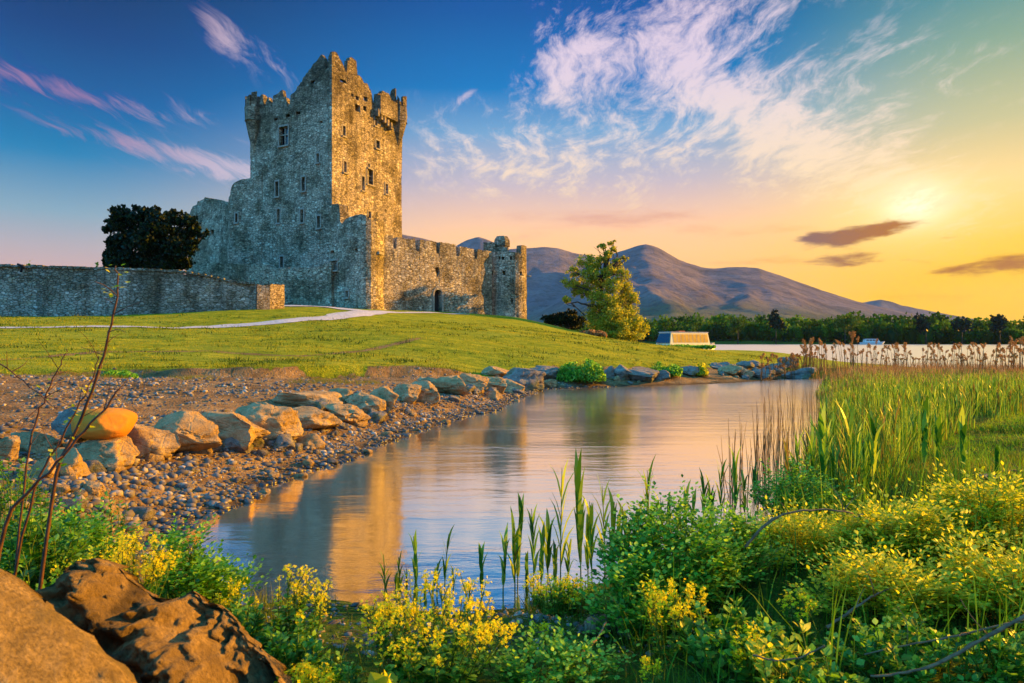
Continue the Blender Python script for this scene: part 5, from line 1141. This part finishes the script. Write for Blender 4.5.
pro = [dry_reed(900+k) for k in range(6)]
r = np.random.RandomState(8); k = 0
for j in range(290):
    px = 795+245*r.rand()**.85 if j < 240 else 758+70*r.rand(); D = np.interp(px, [760, 800, 840, 900, 940, 1030], [36, 39, 46, 47, 46, 37.5])-r.rand()*6*(1 if px > 810 else .4); 
    clu = fbm(np.array([px*.045]), np.array([0.5]), 0, 2, 3)[0]
    py_t = 342-16*max(0, clu+.25)+r.rand()*22 if px > 800 else 352+r.rand()*14
    x = D*(px-512)/FPX; z0 = gz(x, D); h = (EYE+D*(341.5-py_t)/FPX-z0)/1.11
    o = pro[k % 6] if k < 6 else copy_tree(pro[k % 6]); k += 1
    s_ = max(h, .6); o.location = (x, D, z0-.03); o.scale = (1.6, 1.6, s_); o.rotation_euler = (0, 0, r.rand()*6.28)
# brown litter reeds low belt
mb = MB(); BEL = np.array([(13.5, 33), (16, 37.5), (22, 38), (30, 38.5), (31, 44), (27, 46), (20, 42), (38, 38), (45, 34), (40, 30), (26, 31)])
P = inpoly(r, 9000, np.array([(14, 31.5), (17, 39), (24, 42), (30, 43), (31.5, 39), (46, 35), (44, 27), (26, 29)])); dl_ = sdist(P[:, 0], P[:, 1], LAKE); P = P[dl_ < .2]
blades(mb, np.column_stack([P, height(P[:, 0], P[:, 1])-.02]), .25+.45*r.rand(len(P)), np.full(len(P), .03), r, .2)
P = inpoly(r, 16000, np.array([(11.5, 24.5), (14.5, 32), (17, 37), (30, 40), (46, 34), (40, 26), (24, 23)])); P = P[(sdist(P[:, 0], P[:, 1], LAKE) < .1) & (sdist(P[:, 0], P[:, 1], POND) < .1)]
blades(mb, np.column_stack([P, height(P[:, 0], P[:, 1])-.02]), .2+.4*r.rand(len(P)), np.full(len(P), .022), r, .2)
tag(mb.build('dry_sedge', M_DRY, smooth=False), 'low brown dry sedge along the lake edge', 'reeds', kind='stuff')

# ---- ground cover grass
def grass(name, n, poly, hmin, hmax, wd, mat_, label, seed, bias=1.0, lean=.35, segs=2, test=None):
    r = np.random.RandomState(seed); P = inpoly(r, n, poly, bias)
    ok = (sdist(P[:, 0], P[:, 1], POND) < -.05) & (abs(P[:, 0]/P[:, 1]) < .85)
    if test is not None: ok &= test(P, r)
    P = P[ok]; mb = MB(); clump = .6+.8*sstep(-.4, .5, fbm(P[:, 0]*2, P[:, 1]*2, 0, 2, seed))
    blades(mb, np.column_stack([P, height(P[:, 0], P[:, 1])-.01]), (hmin+(hmax-hmin)*r.rand(len(P))**1.5)*clump, wd*(1+P[:, 1]*.08), r, lean, segs, np.clip(.45+.55*fbm(P[:, 0]*.45, P[:, 1]*1.1, 0, 3, 77)+.5*(r.rand(len(P))-.5), 0, 1))
    return tag(mb.build(name, mat_, smooth=False), label, 'grass', kind='stuff')
NEARB = np.array([(-4.5, 2.2), (-5.5, 6.5), (-3.9, 6.9), (-3.3, 6.0), (-2.6, 5.6), (-1.2, 5.0), (.4, 5.2), (1.4, 5.8), (2.8, 7.3), (4.3, 9.5), (9, 10.5), (9, 3), (3, 2.0)])
grass('near_bank_grass', 52000, NEARB, .05, .17, .006, M_GRASS, 'short tangled grass covering the near bank', 21, .8, .5, 3, lambda P, r: ((P[:, 0] > .1) | (P[:, 0] < -1.5) | (P[:, 1] < 3.6) | (r.rand(len(P)) < .12)))
MARSH = np.array([(5.4, 9.6), (8, 12.6), (11.5, 15.5), (19, 22), (24, 26), (34, 28), (26, 12), (12, 8), (7, 7)])
grass('marsh_grass', 120000, MARSH, .04, .14, .010, M_MARSH, 'flat green grass of the marsh behind the reeds', 22, 1.0, .6, 2)
grass('lawn_turf', 170000, np.array([(-26, 21.5), (-19, 21.5), (-8, 21.6), (-3, 25), (2, 31), (9, 38), (17, 46), (24, 56), (14, 62), (2, 58), (-12, 50), (-40, 46), (-40, 30)]), .03, .075, .014, M_LAWN, 'mown yellow-green turf of the castle lawn', 23, 1.5, .7, 1, lambda P, r: (sdist(P[:, 0], P[:, 1], LAWN) > .05))
grass('lawn_tussocks', 60000, np.array([(-26, 21.5), (-19, 21.5), (-8, 21.6), (-3, 25), (2, 31), (9, 38), (17, 46), (24, 56), (2, 58), (-12, 50), (-40, 46), (-40, 30)]), .06, .17, .016, M_GRASS, 'longer darker grass tussocks dotted over the lawn', 29, 1.5, .6, 2, lambda P, r: (sdist(P[:, 0], P[:, 1], LAWN) > .05) & (fbm(P[:, 0]*.9, P[:, 1]*1.6, 0, 3, 91)+.25*fbm(P[:, 0]*.2, P[:, 1]*.2, 0, 2, 92) > .28))
grass('tall_bank_grass', 2400, np.array([(.6, 3.0), (.6, 4.8), (2.2, 6.4), (4.2, 8.0), (6.5, 8.0), (5, 3.0)]), .22, .55, .009, M_MARSH, 'tall loose grass blades growing up through the right bank shrubs', 31, 1.0, .3, 4)
# ragged turf edge tufts
r = np.random.RandomState(18); mb = MB(); E = resample(LAWN_EDGE[1:-1], .03, False); E = E[(E[:, 0] < 25)]; E = E+r.randn(len(E), 2)*.13; E = E[fbm(E[:, 0]*1.4, E[:, 1]*1.4, 0, 2, 6) > -.25]
E = np.repeat(E, 6, 0)+r.randn(len(E)*6, 2)*.08
blades(mb, np.column_stack([E, height(E[:, 0], E[:, 1])-.02]), .06+.20*r.rand(len(E))**2, np.full(len(E), .016), r, .6, 2); tag(mb.build('turf_edge_grass', M_GRASS, smooth=False), 'ragged longer grass hanging over the broken turf edge', 'grass', kind='stuff')
# straw tufts on terrace
mb = MB(); T = inpoly(r, 900, np.array([(-15, 17), (-12, 21.2), (-3, 22.5), (0, 24), (-5, 18)])); T = T[fbm(T[:, 0]*1.1, T[:, 1]*1.1, 0, 2, 16) > .1]; T = np.repeat(T, 16, 0)+r.randn(len(T)*16, 2)*.06
blades(mb, np.column_stack([T, height(T[:, 0], T[:, 1])-.01]), .05+.12*r.rand(len(T)), np.full(len(T), .012), r, .7, 2); tag(mb.build('straw_tufts', M_REEDY, smooth=False), 'dry grass tufts on the dirt below the turf edge', 'grass', kind='stuff')
# grass behind castle shore, lake side
r = np.random.RandomState(19)
for i, (px, py_top, x0, x1, D, m_, lab) in enumerate([(576, 358, 556, 606, 30.3, 0, 'leafy green bush hanging over the far bank below the oak'), (648, 361, 640, 682, 32.5, 0, 'low green grassy bush on the far bank right of the grey boulders'), (697, 361, 688, 708, 33.5, 1, 'yellow-green weed clump on the far bank between dark boulders'),
        (118, 376, 104, 136, 19.5, 0, 'small green weed tuft on the dirt below the lawn'), (686, 347.5, 660, 715, 66, 0, 'low dark bushes along the lawn crest before the tour boat'), (600, 331, 578, 606, 68, 2, 'russet low bush at the foot of the sunlit oak')]):
    rr = np.random.RandomState(50+i); x = float(at((x0+x1)/2, 0, D)[0]); z0 = gz(x, D); k = D/FPX; wd = (x1-x0)*k; h = max(.2, EYE+D*(341.5-py_top)/FPX-z0)
    o = empty('bush', (x, D, z0), lab, 'bush'); n = int(2600*min(1.6, wd)); mb = MB(); a = rr.rand(n)*6.28; q = rr.rand(n)**.5; X = np.cos(a)*q*wd*.5; Y = np.sin(a)*q*min(wd*.35, .8)
    hh = h*(1-q**2*.6)*(.55+.45*sstep(-.5, .5, fbm(X*4/wd*1.5, Y*3, 0, 2, i))); P = np.stack([X, Y, rr.rand(n)**.7*hh], -1); mb.inst(LEAFQ, LEAFF, P, rand_rot(rr, n, .9), (.06+.06*rr.rand(n))*(1 if D < 50 else 2.4)); mb.build('foliage', (M_SHRUB, M_GOLD, M_DRY)[m_], o, smooth=False)
    mb = MB(); PB = P[:400]*np.array([.9, .9, 0]); blades(mb, PB-np.array([0, 0, .03]), h*(.5+.5*rr.rand(len(PB))), np.full(len(PB), .02), rr, .3, 2); mb.build('stem', M_GRASS, o, smooth=False)

# ---- leafy plants near the camera
def leaf_tpl(w_=.42, fold=.12, curl=.1):
    V = np.array([(0, 0, 0), (w_*.75, .0, .28), (w_, .0, .55), (w_*.4, 0, .85), (0, 0, 1.0), (-w_*.4, 0, .85), (-w_, 0, .55), (-w_*.75, 0, .28), (0, 0, .35), (0, 0, .7)], float)
    V[:, 1] = fold*np.abs(V[:, 0])-curl*V[:, 2]**2
    F3 = np.array([(0, 1, 8), (0, 8, 7), (3, 4, 9), (4, 5, 9)]); F4 = np.array([(1, 2, 9, 8), (8, 9, 6, 7)]); F3b = np.array([(2, 3, 9), (5, 6, 9)])
    return V, np.vstack([F3, F3b]), F4
LT = leaf_tpl()
def put_leaves(mb, P, D_, L, r, tpl=LT, rnd=None):
    """leaves at P pointing along D_ (n,3) with random roll"""
    n = len(P); Z = D_/np.linalg.norm(D_, axis=1)[:, None]; up = np.array([0, 0, 1.])+r.randn(n, 3)*.25; X = np.cross(up, Z); X /= np.linalg.norm(X, axis=1)[:, None]+1e-6; Y = np.cross(Z, X)
    R = np.stack([X, Y, Z], -1); rv = r.rand(n) if rnd is None else rnd; S = L[:, None]*np.ones(3)
    V, F3, F4 = tpl; v = np.einsum('nij,nkj->nki', R, V[None]*S[:, None, :])+P[:, None, :]; off = (np.arange(n)*len(V))[:, None, None]
    b0 = mb.n; mb.add(v.reshape(-1, 3), (F4[None]+off).reshape(-1, 4), np.repeat(rv, len(F4))); mb.F.setdefault(3, []).append((F3[None]+off).reshape(-1, 3)+b0); mb.R.setdefault(3, []).append(np.repeat(rv, len(F3)))
def curve(a, b, r, bend=.15, n=7):
    a, b = np.array(a, float), np.array(b, float); t_ = np.linspace(0, 1, n)[:, None]; L = np.linalg.norm(b-a); o_ = r.randn(3)*bend*L; o_[2] = abs(o_[2])
    return a+(b-a)*t_+o_*np.sin(t_*PI)*.5
def shrub(name, label, loc, size, nst, leafL, mat_, seed, per=26, cat='shrub', tpl=LT, pinnate=False, lean=(0, 0), dome=.55, group=None):
    """stems rising from the base, leafy shoots along them; size=(rx,ry,h)"""
    r = np.random.RandomState(seed); x, y = loc; z0 = gz(x, y); o = empty(name, (x, y, z0), label, cat, group); ms, ml = MB(), MB(); rx, ry, h = size
    for k in range(nst):
        a = r.rand()*6.28; q = r.rand()**.5; b = np.array([math.cos(a)*rx*.45*q, math.sin(a)*ry*.45*q, -.03]); e = np.array([math.cos(a)*rx*q+lean[0]*h, math.sin(a)*ry*q+lean[1]*h, h*(1-dome*q**2)*(.72+.33*r.rand())])
        P = curve(b, e, r, .12, 8); ms.tube(P, np.linspace(.006, .0022, 8), 4, r.rand(), False)
        n = per; t_ = .18+.82*r.rand(n)**.7; i = np.minimum((t_*7).astype(int), 6); f = (t_*7-i)[:, None]; B = P[i]*(1-f)+P[i+1]*f; T = (P[i+1]-P[i]); T /= np.linalg.norm(T, axis=1)[:, None]
        d = r.randn(n, 3); d[:, 2] = d[:, 2]*.4+.35; d = d/np.linalg.norm(d, axis=1)[:, None]+T*.5
        if pinnate:
            tw = (.08+.10*r.rand(n))*leafL/.05; m_ = 7
            for s_ in range(m_):
                u = (s_+.6)/m_; sgn = 1 if s_ % 2 else -1; C_ = B+d*tw[:, None]*u; side = np.cross(d, np.array([0, 0, 1.])); side /= np.linalg.norm(side, axis=1)[:, None]+1e-6
                dd = d*.6+side*sgn*(0 if s_ == m_-1 else 1)+np.array([0, 0, .1]); put_leaves(ml, C_, dd, leafL*(.6+.4*r.rand(n))*(1-.3*u), r, tpl)
        else: put_leaves(ml, B+d*.01, d, leafL*(.55+.6*r.rand(n))*(1.05-.4*t_), r, tpl)
    ms.build('stem', M_STEM, o); ml.build('leaves', mat_, o, smooth=False); return o
PT = (np.array([(0, 0, 0), (.32, .06, .5), (.22, .1, 1.0), (-.22, .1, 1.0), (-.32, .06, .5)], float), None)
def flower_heads(mb, P, L, r):
    """four-petalled little flowers"""
    n = len(P); up = r.randn(n, 3)*.5+np.array([0, -.35, 1]); up /= np.linalg.norm(up, axis=1)[:, None]; X = np.cross(up, r.randn(n, 3)); X /= np.linalg.norm(X, axis=1)[:, None]; Y = np.cross(up, X)
    for k in range(4):
        a = k*PI/2; d = X*math.cos(a)+Y*math.sin(a); s_ = -X*math.sin(a)+Y*math.cos(a); l_ = L[:, None]
        V = np.stack([P, P+(d*.6+s_*.42)*l_+up*l_*.15, P+d*1.05*l_+up*l_*.22, P+(d*.6-s_*.42)*l_+up*l_*.15], 1); mb.add(V.reshape(-1, 3), np.arange(n*4).reshape(n, 4), r.rand(n))
LT_N = leaf_tpl(.22, .1, .25); LT_G = leaf_tpl(.27, .1, .2)
def mustard(label, loc, size, nst, seed, hd=1.0, leaf=.06, name='yellow_flower_plant', spread=1.0, lower=30, zoff=0):
    r = np.random.RandomState(seed); x, y = loc; z0 = gz(x, y)+zoff; o = empty(name, (x, y, z0), label, 'flowering plant', 'yellow flowering plants on the near bank'); ms, ml, mf = MB(), MB(), MB(); rx, ry, h = size
    for k in range(nst):
        a = r.rand()*6.28; q = r.rand()**.5; b = np.array([math.cos(a)*rx*.3*q, math.sin(a)*ry*.3*q, -.03]); e = np.array([math.cos(a)*rx*q*spread, math.sin(a)*ry*q*spread, h*(1-.38*q**2)*(.75+.27*r.rand())]); P = curve(b, e, r, .07, 8); ms.tube(P, np.linspace(.0045, .002, 8), 4, r.rand(), False)
        tips = [(P[-1], P[-1]-P[-2])]
        for j in range(3):
            i = r.randint(4, 7); d = r.randn(3)*.6; d[2] = 1.2; d /= np.linalg.norm(d); L = h*(.10+.12*r.rand()); Q = np.array([P[i], P[i]+d*L*.5+np.array([0, 0, .004]), P[i]+d*L+np.array([0, 0, .015])]); ms.tube(Q, [.0025, .002, .0015], 4, r.rand(), False); tips.append((Q[-1], Q[-1]-Q[-2]))
        for tp, td in tips:
            n = int(12*hd); c = tp+r.randn(n, 3)*np.array([.011, .011, .013]); c[:, 2] -= np.abs(r.randn(n))*.010; flower_heads(mf, c, .0078*(.7+.6*r.rand(n)), r)
        n = lower; t_ = .05+.75*r.rand(n); i = np.minimum((t_*7).astype(int), 6); f = (t_*7-i)[:, None]; B = P[i]*(1-f)+P[i+1]*f; d = r.randn(n, 3); d[:, 2] = np.abs(d[:, 2])*.5+.1; d /= np.linalg.norm(d, axis=1)[:, None]; put_leaves(ml, B, d, leaf*(.5+.8*r.rand(n))*(1.25-t_), r, LT_N if k % 2 else LT)
    ms.build('stem', M_STEM, o); ml.build('leaves', M_HERB, o, smooth=False); mf.build('flowers', M_YEL, o, smooth=False); return o
def W(px, D): return (D*(px-512)/FPX, D)
def hgt(py, D, px): x, y = W(px, D); return EYE+D*(341.5-py)/FPX-gz(x, y)
def plant_size(px0, px1, py, D): return ((px1-px0)/2*D/FPX, (px1-px0)/2*D/FPX*.8, hgt(py, D, (px0+px1)/2))
# yellow flowering plants
mustard('big round mass of yellow flowers in the bottom centre, before the muddy shore', W(433, 3.15), plant_size(350, 516, 576, 3.15), 46, 1, 1.15, .06, lower=34)
mustard('yellow flowering plant with several spikes right of the brown rock', W(296, 3.5), plant_size(266, 330, 566, 3.5), 15, 2, .9, .055, lower=40)
mustard('dense yellow flower heads behind the brown rock at the left', W(128, 3.7), plant_size(82, 172, 524, 3.7), 30, 3, 1.1, .05)
mustard('small yellow flower clump low behind the left end of the brown rock', W(70, 3.6), plant_size(52, 92, 548, 3.6), 10, 4, .9, .05)
mustard('yellow flowering sprays rising in front of the reeds left of the green shrub', W(556, 4.5), plant_size(520, 600, 572, 4.5), 18, 5, .9, .05, lower=22)
mustard('yellow flower spikes growing up through the middle of the green shrub', W(668, 3.55), plant_size(640, 720, 566, 3.55), 12, 6, 1.2, .04, lower=14)
mustard('sparse yellow flower stem at the left foot of the green shrub', W(648, 3.15), plant_size(636, 668, 654, 3.15), 3, 7, .9, .04, lower=8)
mustard('yellow flower stem standing in the dark hollow below the green shrub', W(733, 3.2), plant_size(715, 765, 612, 3.2), 6, 8, .9, .05, lower=12)
mustard('yellow flower patch right at the bottom edge, between brown rock and round flower mass', W(304, 2.85), plant_size(272, 345, 664, 2.85), 14, 9, 1.1, .05)
mustard('little yellow flowers on the herbs near the pond corner behind the brown rock', W(238, 4.1), plant_size(215, 262, 578, 4.1), 7, 10, .6, .05)
mustard('few yellow flower heads low in the bottom right undergrowth', W(925, 3.3), plant_size(900, 950, 648, 3.3), 6, 11, .9, .05)
mustard('yellow flower tuft beside the fallen log', W(536, 3.9), plant_size(522, 556, 622, 3.9), 5, 12, .6, .05)
mustard('yellow flower heads between the green shrub and the golden shrub', W(795, 3.7), plant_size(770, 830, 585, 3.7), 7, 13, .8, .05)
# shrubs
SHR = [
 ('large green leafy shrub with fine leaflets at the right of the reeds', 668, 4.3, 596, 740, 498, 90, .05, 'S', 26, True),
 ('round green shrub top rising behind the yellow flower spikes', 725, 4.6, 690, 775, 505, 40, .05, 'S', 24, True),
 ('green shrub spilling down to the left over the fallen log', 632, 3.9, 600, 690, 560, 30, .05, 'S', 22, True),
 ('dark broad-leaved shrub low in the right centre', 730, 3.3, 672, 800, 605, 34, .07, 'H', 24, False),
 ('yellow-green feathery shrub in the middle of the right bank', 800, 5.0, 745, 868, 520, 60, .045, 'G', 28, True),
 ('bright golden-green shrub on the right bank with arching shoots', 905, 4.6, 840, 975, 512, 80, .05, 'G', 28, True),
 ('golden shrub with tall leafy shoots at the right edge of the picture', 985, 5.0, 925, 1050, 482, 80, .05, 'G', 28, True),
 ('golden-green shrub low in the right foreground above the dead branches', 880, 3.9, 812, 960, 560, 60, .045, 'G', 26, True),
 ('mid green shrub at the far right below the golden shoots', 1000, 3.9, 940, 1075, 560, 55, .05, 'G', 24, True),
 ('green undergrowth bush behind the crossing dead branches', 900, 3.2, 826, 985, 622, 44, .055, 'H', 24, False),
 ('dark green herb bush in the bottom right corner', 1005, 3.1, 950, 1070, 632, 34, .055, 'H', 24, False),
 ('young plant with pale upright leaf shoots in front of the green shrub', 785, 3.0, 755, 826, 616, 9, .075, 'G', 18, False),
 ('low dark green herbs at the bottom edge below the golden shrub', 815, 2.95, 770, 870, 650, 24, .055, 'H', 22, False),
 ('leafy herbs beneath the bare canes at the left edge', 30, 4.0, -30, 90, 500, 60, .06, 'H', 26, False),
 ('tall green herbs left of the dense yellow flowers', 60, 4.6, 10, 130, 520, 44, .05, 'S', 22, True),
 ('dark herb bush at the left edge behind the huge golden rock', 20, 3.1, -40, 70, 555, 40, .055, 'H', 24, False),
 ('ferny green herbs between the yellow flowers and the pond', 182, 4.3, 150, 225, 530, 30, .05, 'S', 22, True),
 ('green feathery herbs leaning over the pond corner', 215, 4.5, 185, 262, 560, 24, .05, 'S', 22, True),
 ('green leaves growing behind the right end of the brown rock', 240, 3.5, 205, 290, 600, 34, .05, 'H', 24, False),
 ('low green herbs at the foot of the spiked yellow plant', 285, 3.15, 250, 335, 622, 34, .05, 'H', 22, False),
 ('small green herbs on the mud left of the round yellow mass', 340, 2.95, 315, 372, 650, 14, .04, 'H', 20, False),
 ('low green weeds before the fallen log', 560, 3.2, 505, 625, 646, 30, .04, 'S', 20, True),
 ('green weeds just above the fallen log near the reeds', 575, 4.6, 545, 612, 585, 20, .04, 'S', 20, True),
 ('tiny green herbs sprouting on the shore stones behind the left weeds', 110, 5.6, 80, 150, 498, 16, .045, 'H', 18, False),
 ('lush dark herbs massed at the foot of the reed bed', 800, 7.0, 755, 860, 462, 60, .05, 'S', 24, True),
 ('leafy sprig clump at the left edge among the small boulders', 10, 5.5, -25, 50, 455, 22, .05, 'H', 22, False),
]
MM = {'S': M_SHRUB, 'G': M_GOLD, 'H': M_HERB}
for i, (lab, px, D, x0, x1, py, nst, lf, mk, per, pin) in enumerate(SHR):
    if pin: per = max(9, per//2-1)
    shrub('shrub' if x1-x0 > 80 else 'herb_plant', lab, W(px, D), plant_size(x0, x1, py, D), nst, lf*({'G': 1.15, 'S': .95}.get(mk, 1) if pin else 1), MM[mk], 200+i, per, 'shrub' if x1-x0 > 80 else 'plant', LT_G if mk == 'G' else LT, pin)
# bright rosette plant bottom centre
r = np.random.RandomState(5); x, y = W(384, 2.75); o = empty('leafy_plant', (x, y, gz(x, y)), 'light green broad-leaved sprout at the bottom edge before the round yellow mass', 'plant'); mb = MB(); n = 14
d = r.randn(n, 3); d[:, 2] = np.abs(d[:, 2])+.5; put_leaves(mb, np.tile(np.array([[0, 0, .12]]), (n, 1))+r.randn(n, 3)*.015, d, .08+.05*r.rand(n), r); mb.build('leaves', M_GOLD, o, smooth=False); mb = MB(); mb.tube([(0, 0, -.05), (0, 0, .14)], .006, 5); mb.build('stem', M_STEM, o)
# bare canes at the left
def cane(label, pts, r0, r1, twigs, seed, buds=True, tuft=None, name='bare_cane'):
    r = np.random.RandomState(seed); P = np.array([at(px, py, D) for px, py, D in pts]); b = P[0].copy(); b[2] = gz(b[0], b[1])-.03; P[0] = b
    u = np.linspace(0, 1, len(P)); uu = np.linspace(0, 1, 26); Q = np.stack([np.interp(uu, u, P[:, i]) for i in range(3)], -1); k = np.ones(5)/5
    Q = np.stack([np.convolve(np.pad(Q[:, i], 2, 'edge'), k, 'valid') for i in range(3)], -1); Q[1:-1] += r.randn(24, 3)*.003; loc = Q[0].copy(); Q -= loc
    o = empty(name, tuple(loc), label, 'branch', 'bare brown canes at the left'); mb = MB(); mb.tube(Q, np.linspace(r0, r1, 26), 6, .4); mb.build('cane', M_TWIG, o)
    if twigs:
        mb = MB()
        for k in range(twigs):
            i = r.randint(5, 25); d = r.randn(3)*.5+np.array([.2, 0, .6]); d /= np.linalg.norm(d); L = .05+.12*r.rand(); mb.tube(curve(Q[i], Q[i]+d*L, r, .1, 4), np.linspace(.0022, .0009, 4), 4, .4, False)
        mb.build('twigs', M_TWIG, o)
    if tuft is not None:
        mb = MB(); n = tuft; i = r.randint(8, 26, n); d = r.randn(n, 3); d[:, 2] = np.abs(d[:, 2]); put_leaves(mb, Q[i]+r.randn(n, 3)*.02, d, .012+.02*r.rand(n), r); mb.build('leaves', M_GOLD, o, smooth=False)
    return o
cane('tallest bare cane rising above the field wall from the left weeds', [(30, 560, 3.0), (48, 487, 3.0), (70, 440, 2.98), (93, 395, 2.95), (105, 350, 2.92), (114, 315, 2.9), (119, 285, 2.9), (115, 262, 2.9)], .0085, .0025, 10, 1, tuft=16)
cane('bare dark cane curving from the left bottom towards the orange boulder', [(-25, 560, 2.6), (0, 520, 2.6), (28, 492, 2.6), (60, 460, 2.6), (90, 425, 2.6), (112, 400, 2.62), (122, 385, 2.62)], .008, .003, 4, 2, tuft=10)
cane('thin bare cane parallel to and left of the tallest one', [(-5, 560, 3.1), (30, 490, 3.1), (55, 450, 3.1), (75, 415, 3.1), (90, 385, 3.1), (100, 352, 3.1)], .0065, .002, 6, 3, tuft=30)
cane('short forked brown cane ending level with the brown trail', [(5, 520, 3.2), (28, 440, 3.2), (42, 405, 3.2), (55, 375, 3.2), (68, 346, 3.2)], .0055, .002, 8, 4, tuft=14)
cane('long thin cane sloping down from the left edge', [(-60, 345, 3.0), (-60, 340, 3.0), (0, 362, 3.0), (18, 378, 3.0), (38, 393, 3.0), (60, 412, 3.0)], .004, .0015, 3, 5, tuft=None)
# dead branches, log
def branch(label, pts, r0, r1, seed, mat_=None, subs=0, cat='branch', name='dead_branch', ground_end=True):
    r = np.random.RandomState(seed); P = np.array([at(px, py, D) for px, py, D in pts]); u = np.linspace(0, 1, len(P)); uu = np.linspace(0, 1, 22); Q = np.stack([np.interp(uu, u, P[:, i]) for i in range(3)], -1); k = np.ones(3)/3
    Q = np.stack([np.convolve(np.pad(Q[:, i], 1, 'edge'), k, 'valid') for i in range(3)], -1); Q[1:-1] += r.randn(20, 3)*r0*.25; loc = Q[0].copy(); Q -= loc; rad = np.linspace(r0, r1, 22)*(1+.12*r.randn(22)); mb = MB(); mb.tube(Q, rad, 8, .4)
    o = mb.build(name, mat_ or M_BRANCH, None, tuple(loc)); tag(o, label, cat)
    for k in range(subs):
        i = r.randint(6, 20); d = r.randn(3); d[2] = abs(d[2]); d /= np.linalg.norm(d); m2 = MB(); m2.tube(curve(Q[i], Q[i]+d*(.08+.14*r.rand()), r, .2, 5), np.linspace(r0*.4, .001, 5), 5, .4); m2.build('twig', mat_ or M_BRANCH, o)
    return o
branch('arching pale dead branch above the yellow-green feathery shrub', [(744, 548, 4.3), (752, 538, 4.3), (768, 522, 4.3), (785, 513, 4.3), (810, 510, 4.35), (835, 510, 4.4), (855, 514, 4.45)], .010, .005, 1, subs=3)
branch('long dark dead branch crossing the bottom right corner', [(868, 676, 2.9), (900, 674, 2.9), (930, 667, 2.9), (955, 655, 2.9), (985, 638, 2.9), (1035, 610, 2.95)], .005, .009, 2, subs=2)
branch('thin grey dead branch lying above the long dark one', [(862, 655, 3.1), (895, 647, 3.1), (930, 641, 3.1), (965, 634, 3.1), (1030, 618, 3.15)], .003, .005, 3, subs=2)
branch('short dead stick tilted up in the golden foreground shrub', [(826, 628, 3.3), (845, 615, 3.3), (862, 603, 3.3), (880, 592, 3.3)], .008, .004, 4, subs=3)
branch('thin curved twig low before the pale-leaved young plant', [(752, 655, 2.8), (775, 661, 2.8), (800, 658, 2.8), (826, 645, 2.8)], .004, .003, 5)
branch('slanting brown stick leaning on the ground before the fallen log', [(578, 656, 3.2), (588, 648, 3.35), (598, 638, 3.5), (606, 622, 3.6)], .006, .005, 6)
g = gp(600, 634, 2.5); lg = branch('thick fallen log end poking out from under the green shrub', [(584, 628, 3.95), (595, 626, 3.97), (612, 623, 4.0), (660, 624, 4.1), (720, 628, 4.3)], .045, .05, 7, M_WOOD, cat='log', name='log')
branch('grey weathered driftwood lump on the mud left of the fallen log', [(536, 622, 4.3), (545, 620, 4.32), (556, 621, 4.35), (566, 626, 4.4)], .035, .02, 8, m_plain('grey driftwood', '#5c564e', .85, '#7d756a', 12, bump=.01), cat='driftwood', name='driftwood')
branch('thin straw-coloured stick lying on the mud at the bottom centre', [(504, 640, 3.6), (525, 636, 3.65), (548, 630, 3.75)], .005, .003, 9)
branch('bundle of pale dead sticks at the right edge before the marsh', [(985, 478, 8.0), (1000, 472, 8.0), (1015, 470, 8.1), (1040, 476, 8.2)], .012, .006, 10, subs=5, name='driftwood', cat='driftwood')
place_rock(978, 474, 1004, 487, 8.2, gz(8.2*(990-512)/FPX, 8.2)-.03, .3, 41, MB_GREY, 'small dark grey stone beside the pale dead sticks at the right edge', None, name='stone', cat='stone', sub=4, cuts=9, flat=.6)
place_rock(855, 515, 875, 528, 5.2, gz(5.2*(865-512)/FPX, 5.2)+.05, .2, 42, MB_GREY, 'small grey stone under the arching pale dead branch', None, name='stone', cat='stone', sub=4, cuts=9, flat=.6)
# flotsam on the muddy near shore
r = np.random.RandomState(66); mb = MB()
for k in range(260):
    x = -1.6+2.6*r.rand(); y = 3.7+1.4*r.rand(); z = gz(x, y)+.006; a = r.rand()*6.28; L = .04+.12*r.rand(); mb.tube([(x, y, z), (x+math.cos(a)*L*.5, y+math.sin(a)*L*.5, z+.01), (x+math.cos(a)*L, y+math.sin(a)*L, z)], .002, 4, r.rand(), False)
tag(mb.build('reed_litter', M_DRY), 'broken reed litter strewn over the muddy near shore', 'litter', kind='stuff')
def mud(r, n):
    P = np.stack([-2.2+3.4*r.rand(n*2), 3.6+1.6*r.rand(n*2)], -1); return P[sdist(P[:, 0], P[:, 1], POND) < 0][:n]
pebbles('shore_pebbles', 900, mud, .008, .045, 33, MPEB, 'small stones and shells on the muddy near shore')
# ------------------------------------------------------------------ haze
m = bpy.data.materials.new('haze'); m.use_nodes = True; t = NT(m.node_tree)
vol = t.a('ShaderNodeVolumePrincipled', {'Color': (.40, .56, .85, 1), 'Density': 2.6e-5, 'Anisotropy': 0.0})
t.a('ShaderNodeOutputMaterial', {'Volume': vol})
hz = MB(); hz.box((-4700, -450, -4), (4700, 5700, 445)); hazeo = hz.build('haze', m, smooth=False); tag(hazeo, 'thin pale evening haze over the lake', 'haze', kind='stuff')
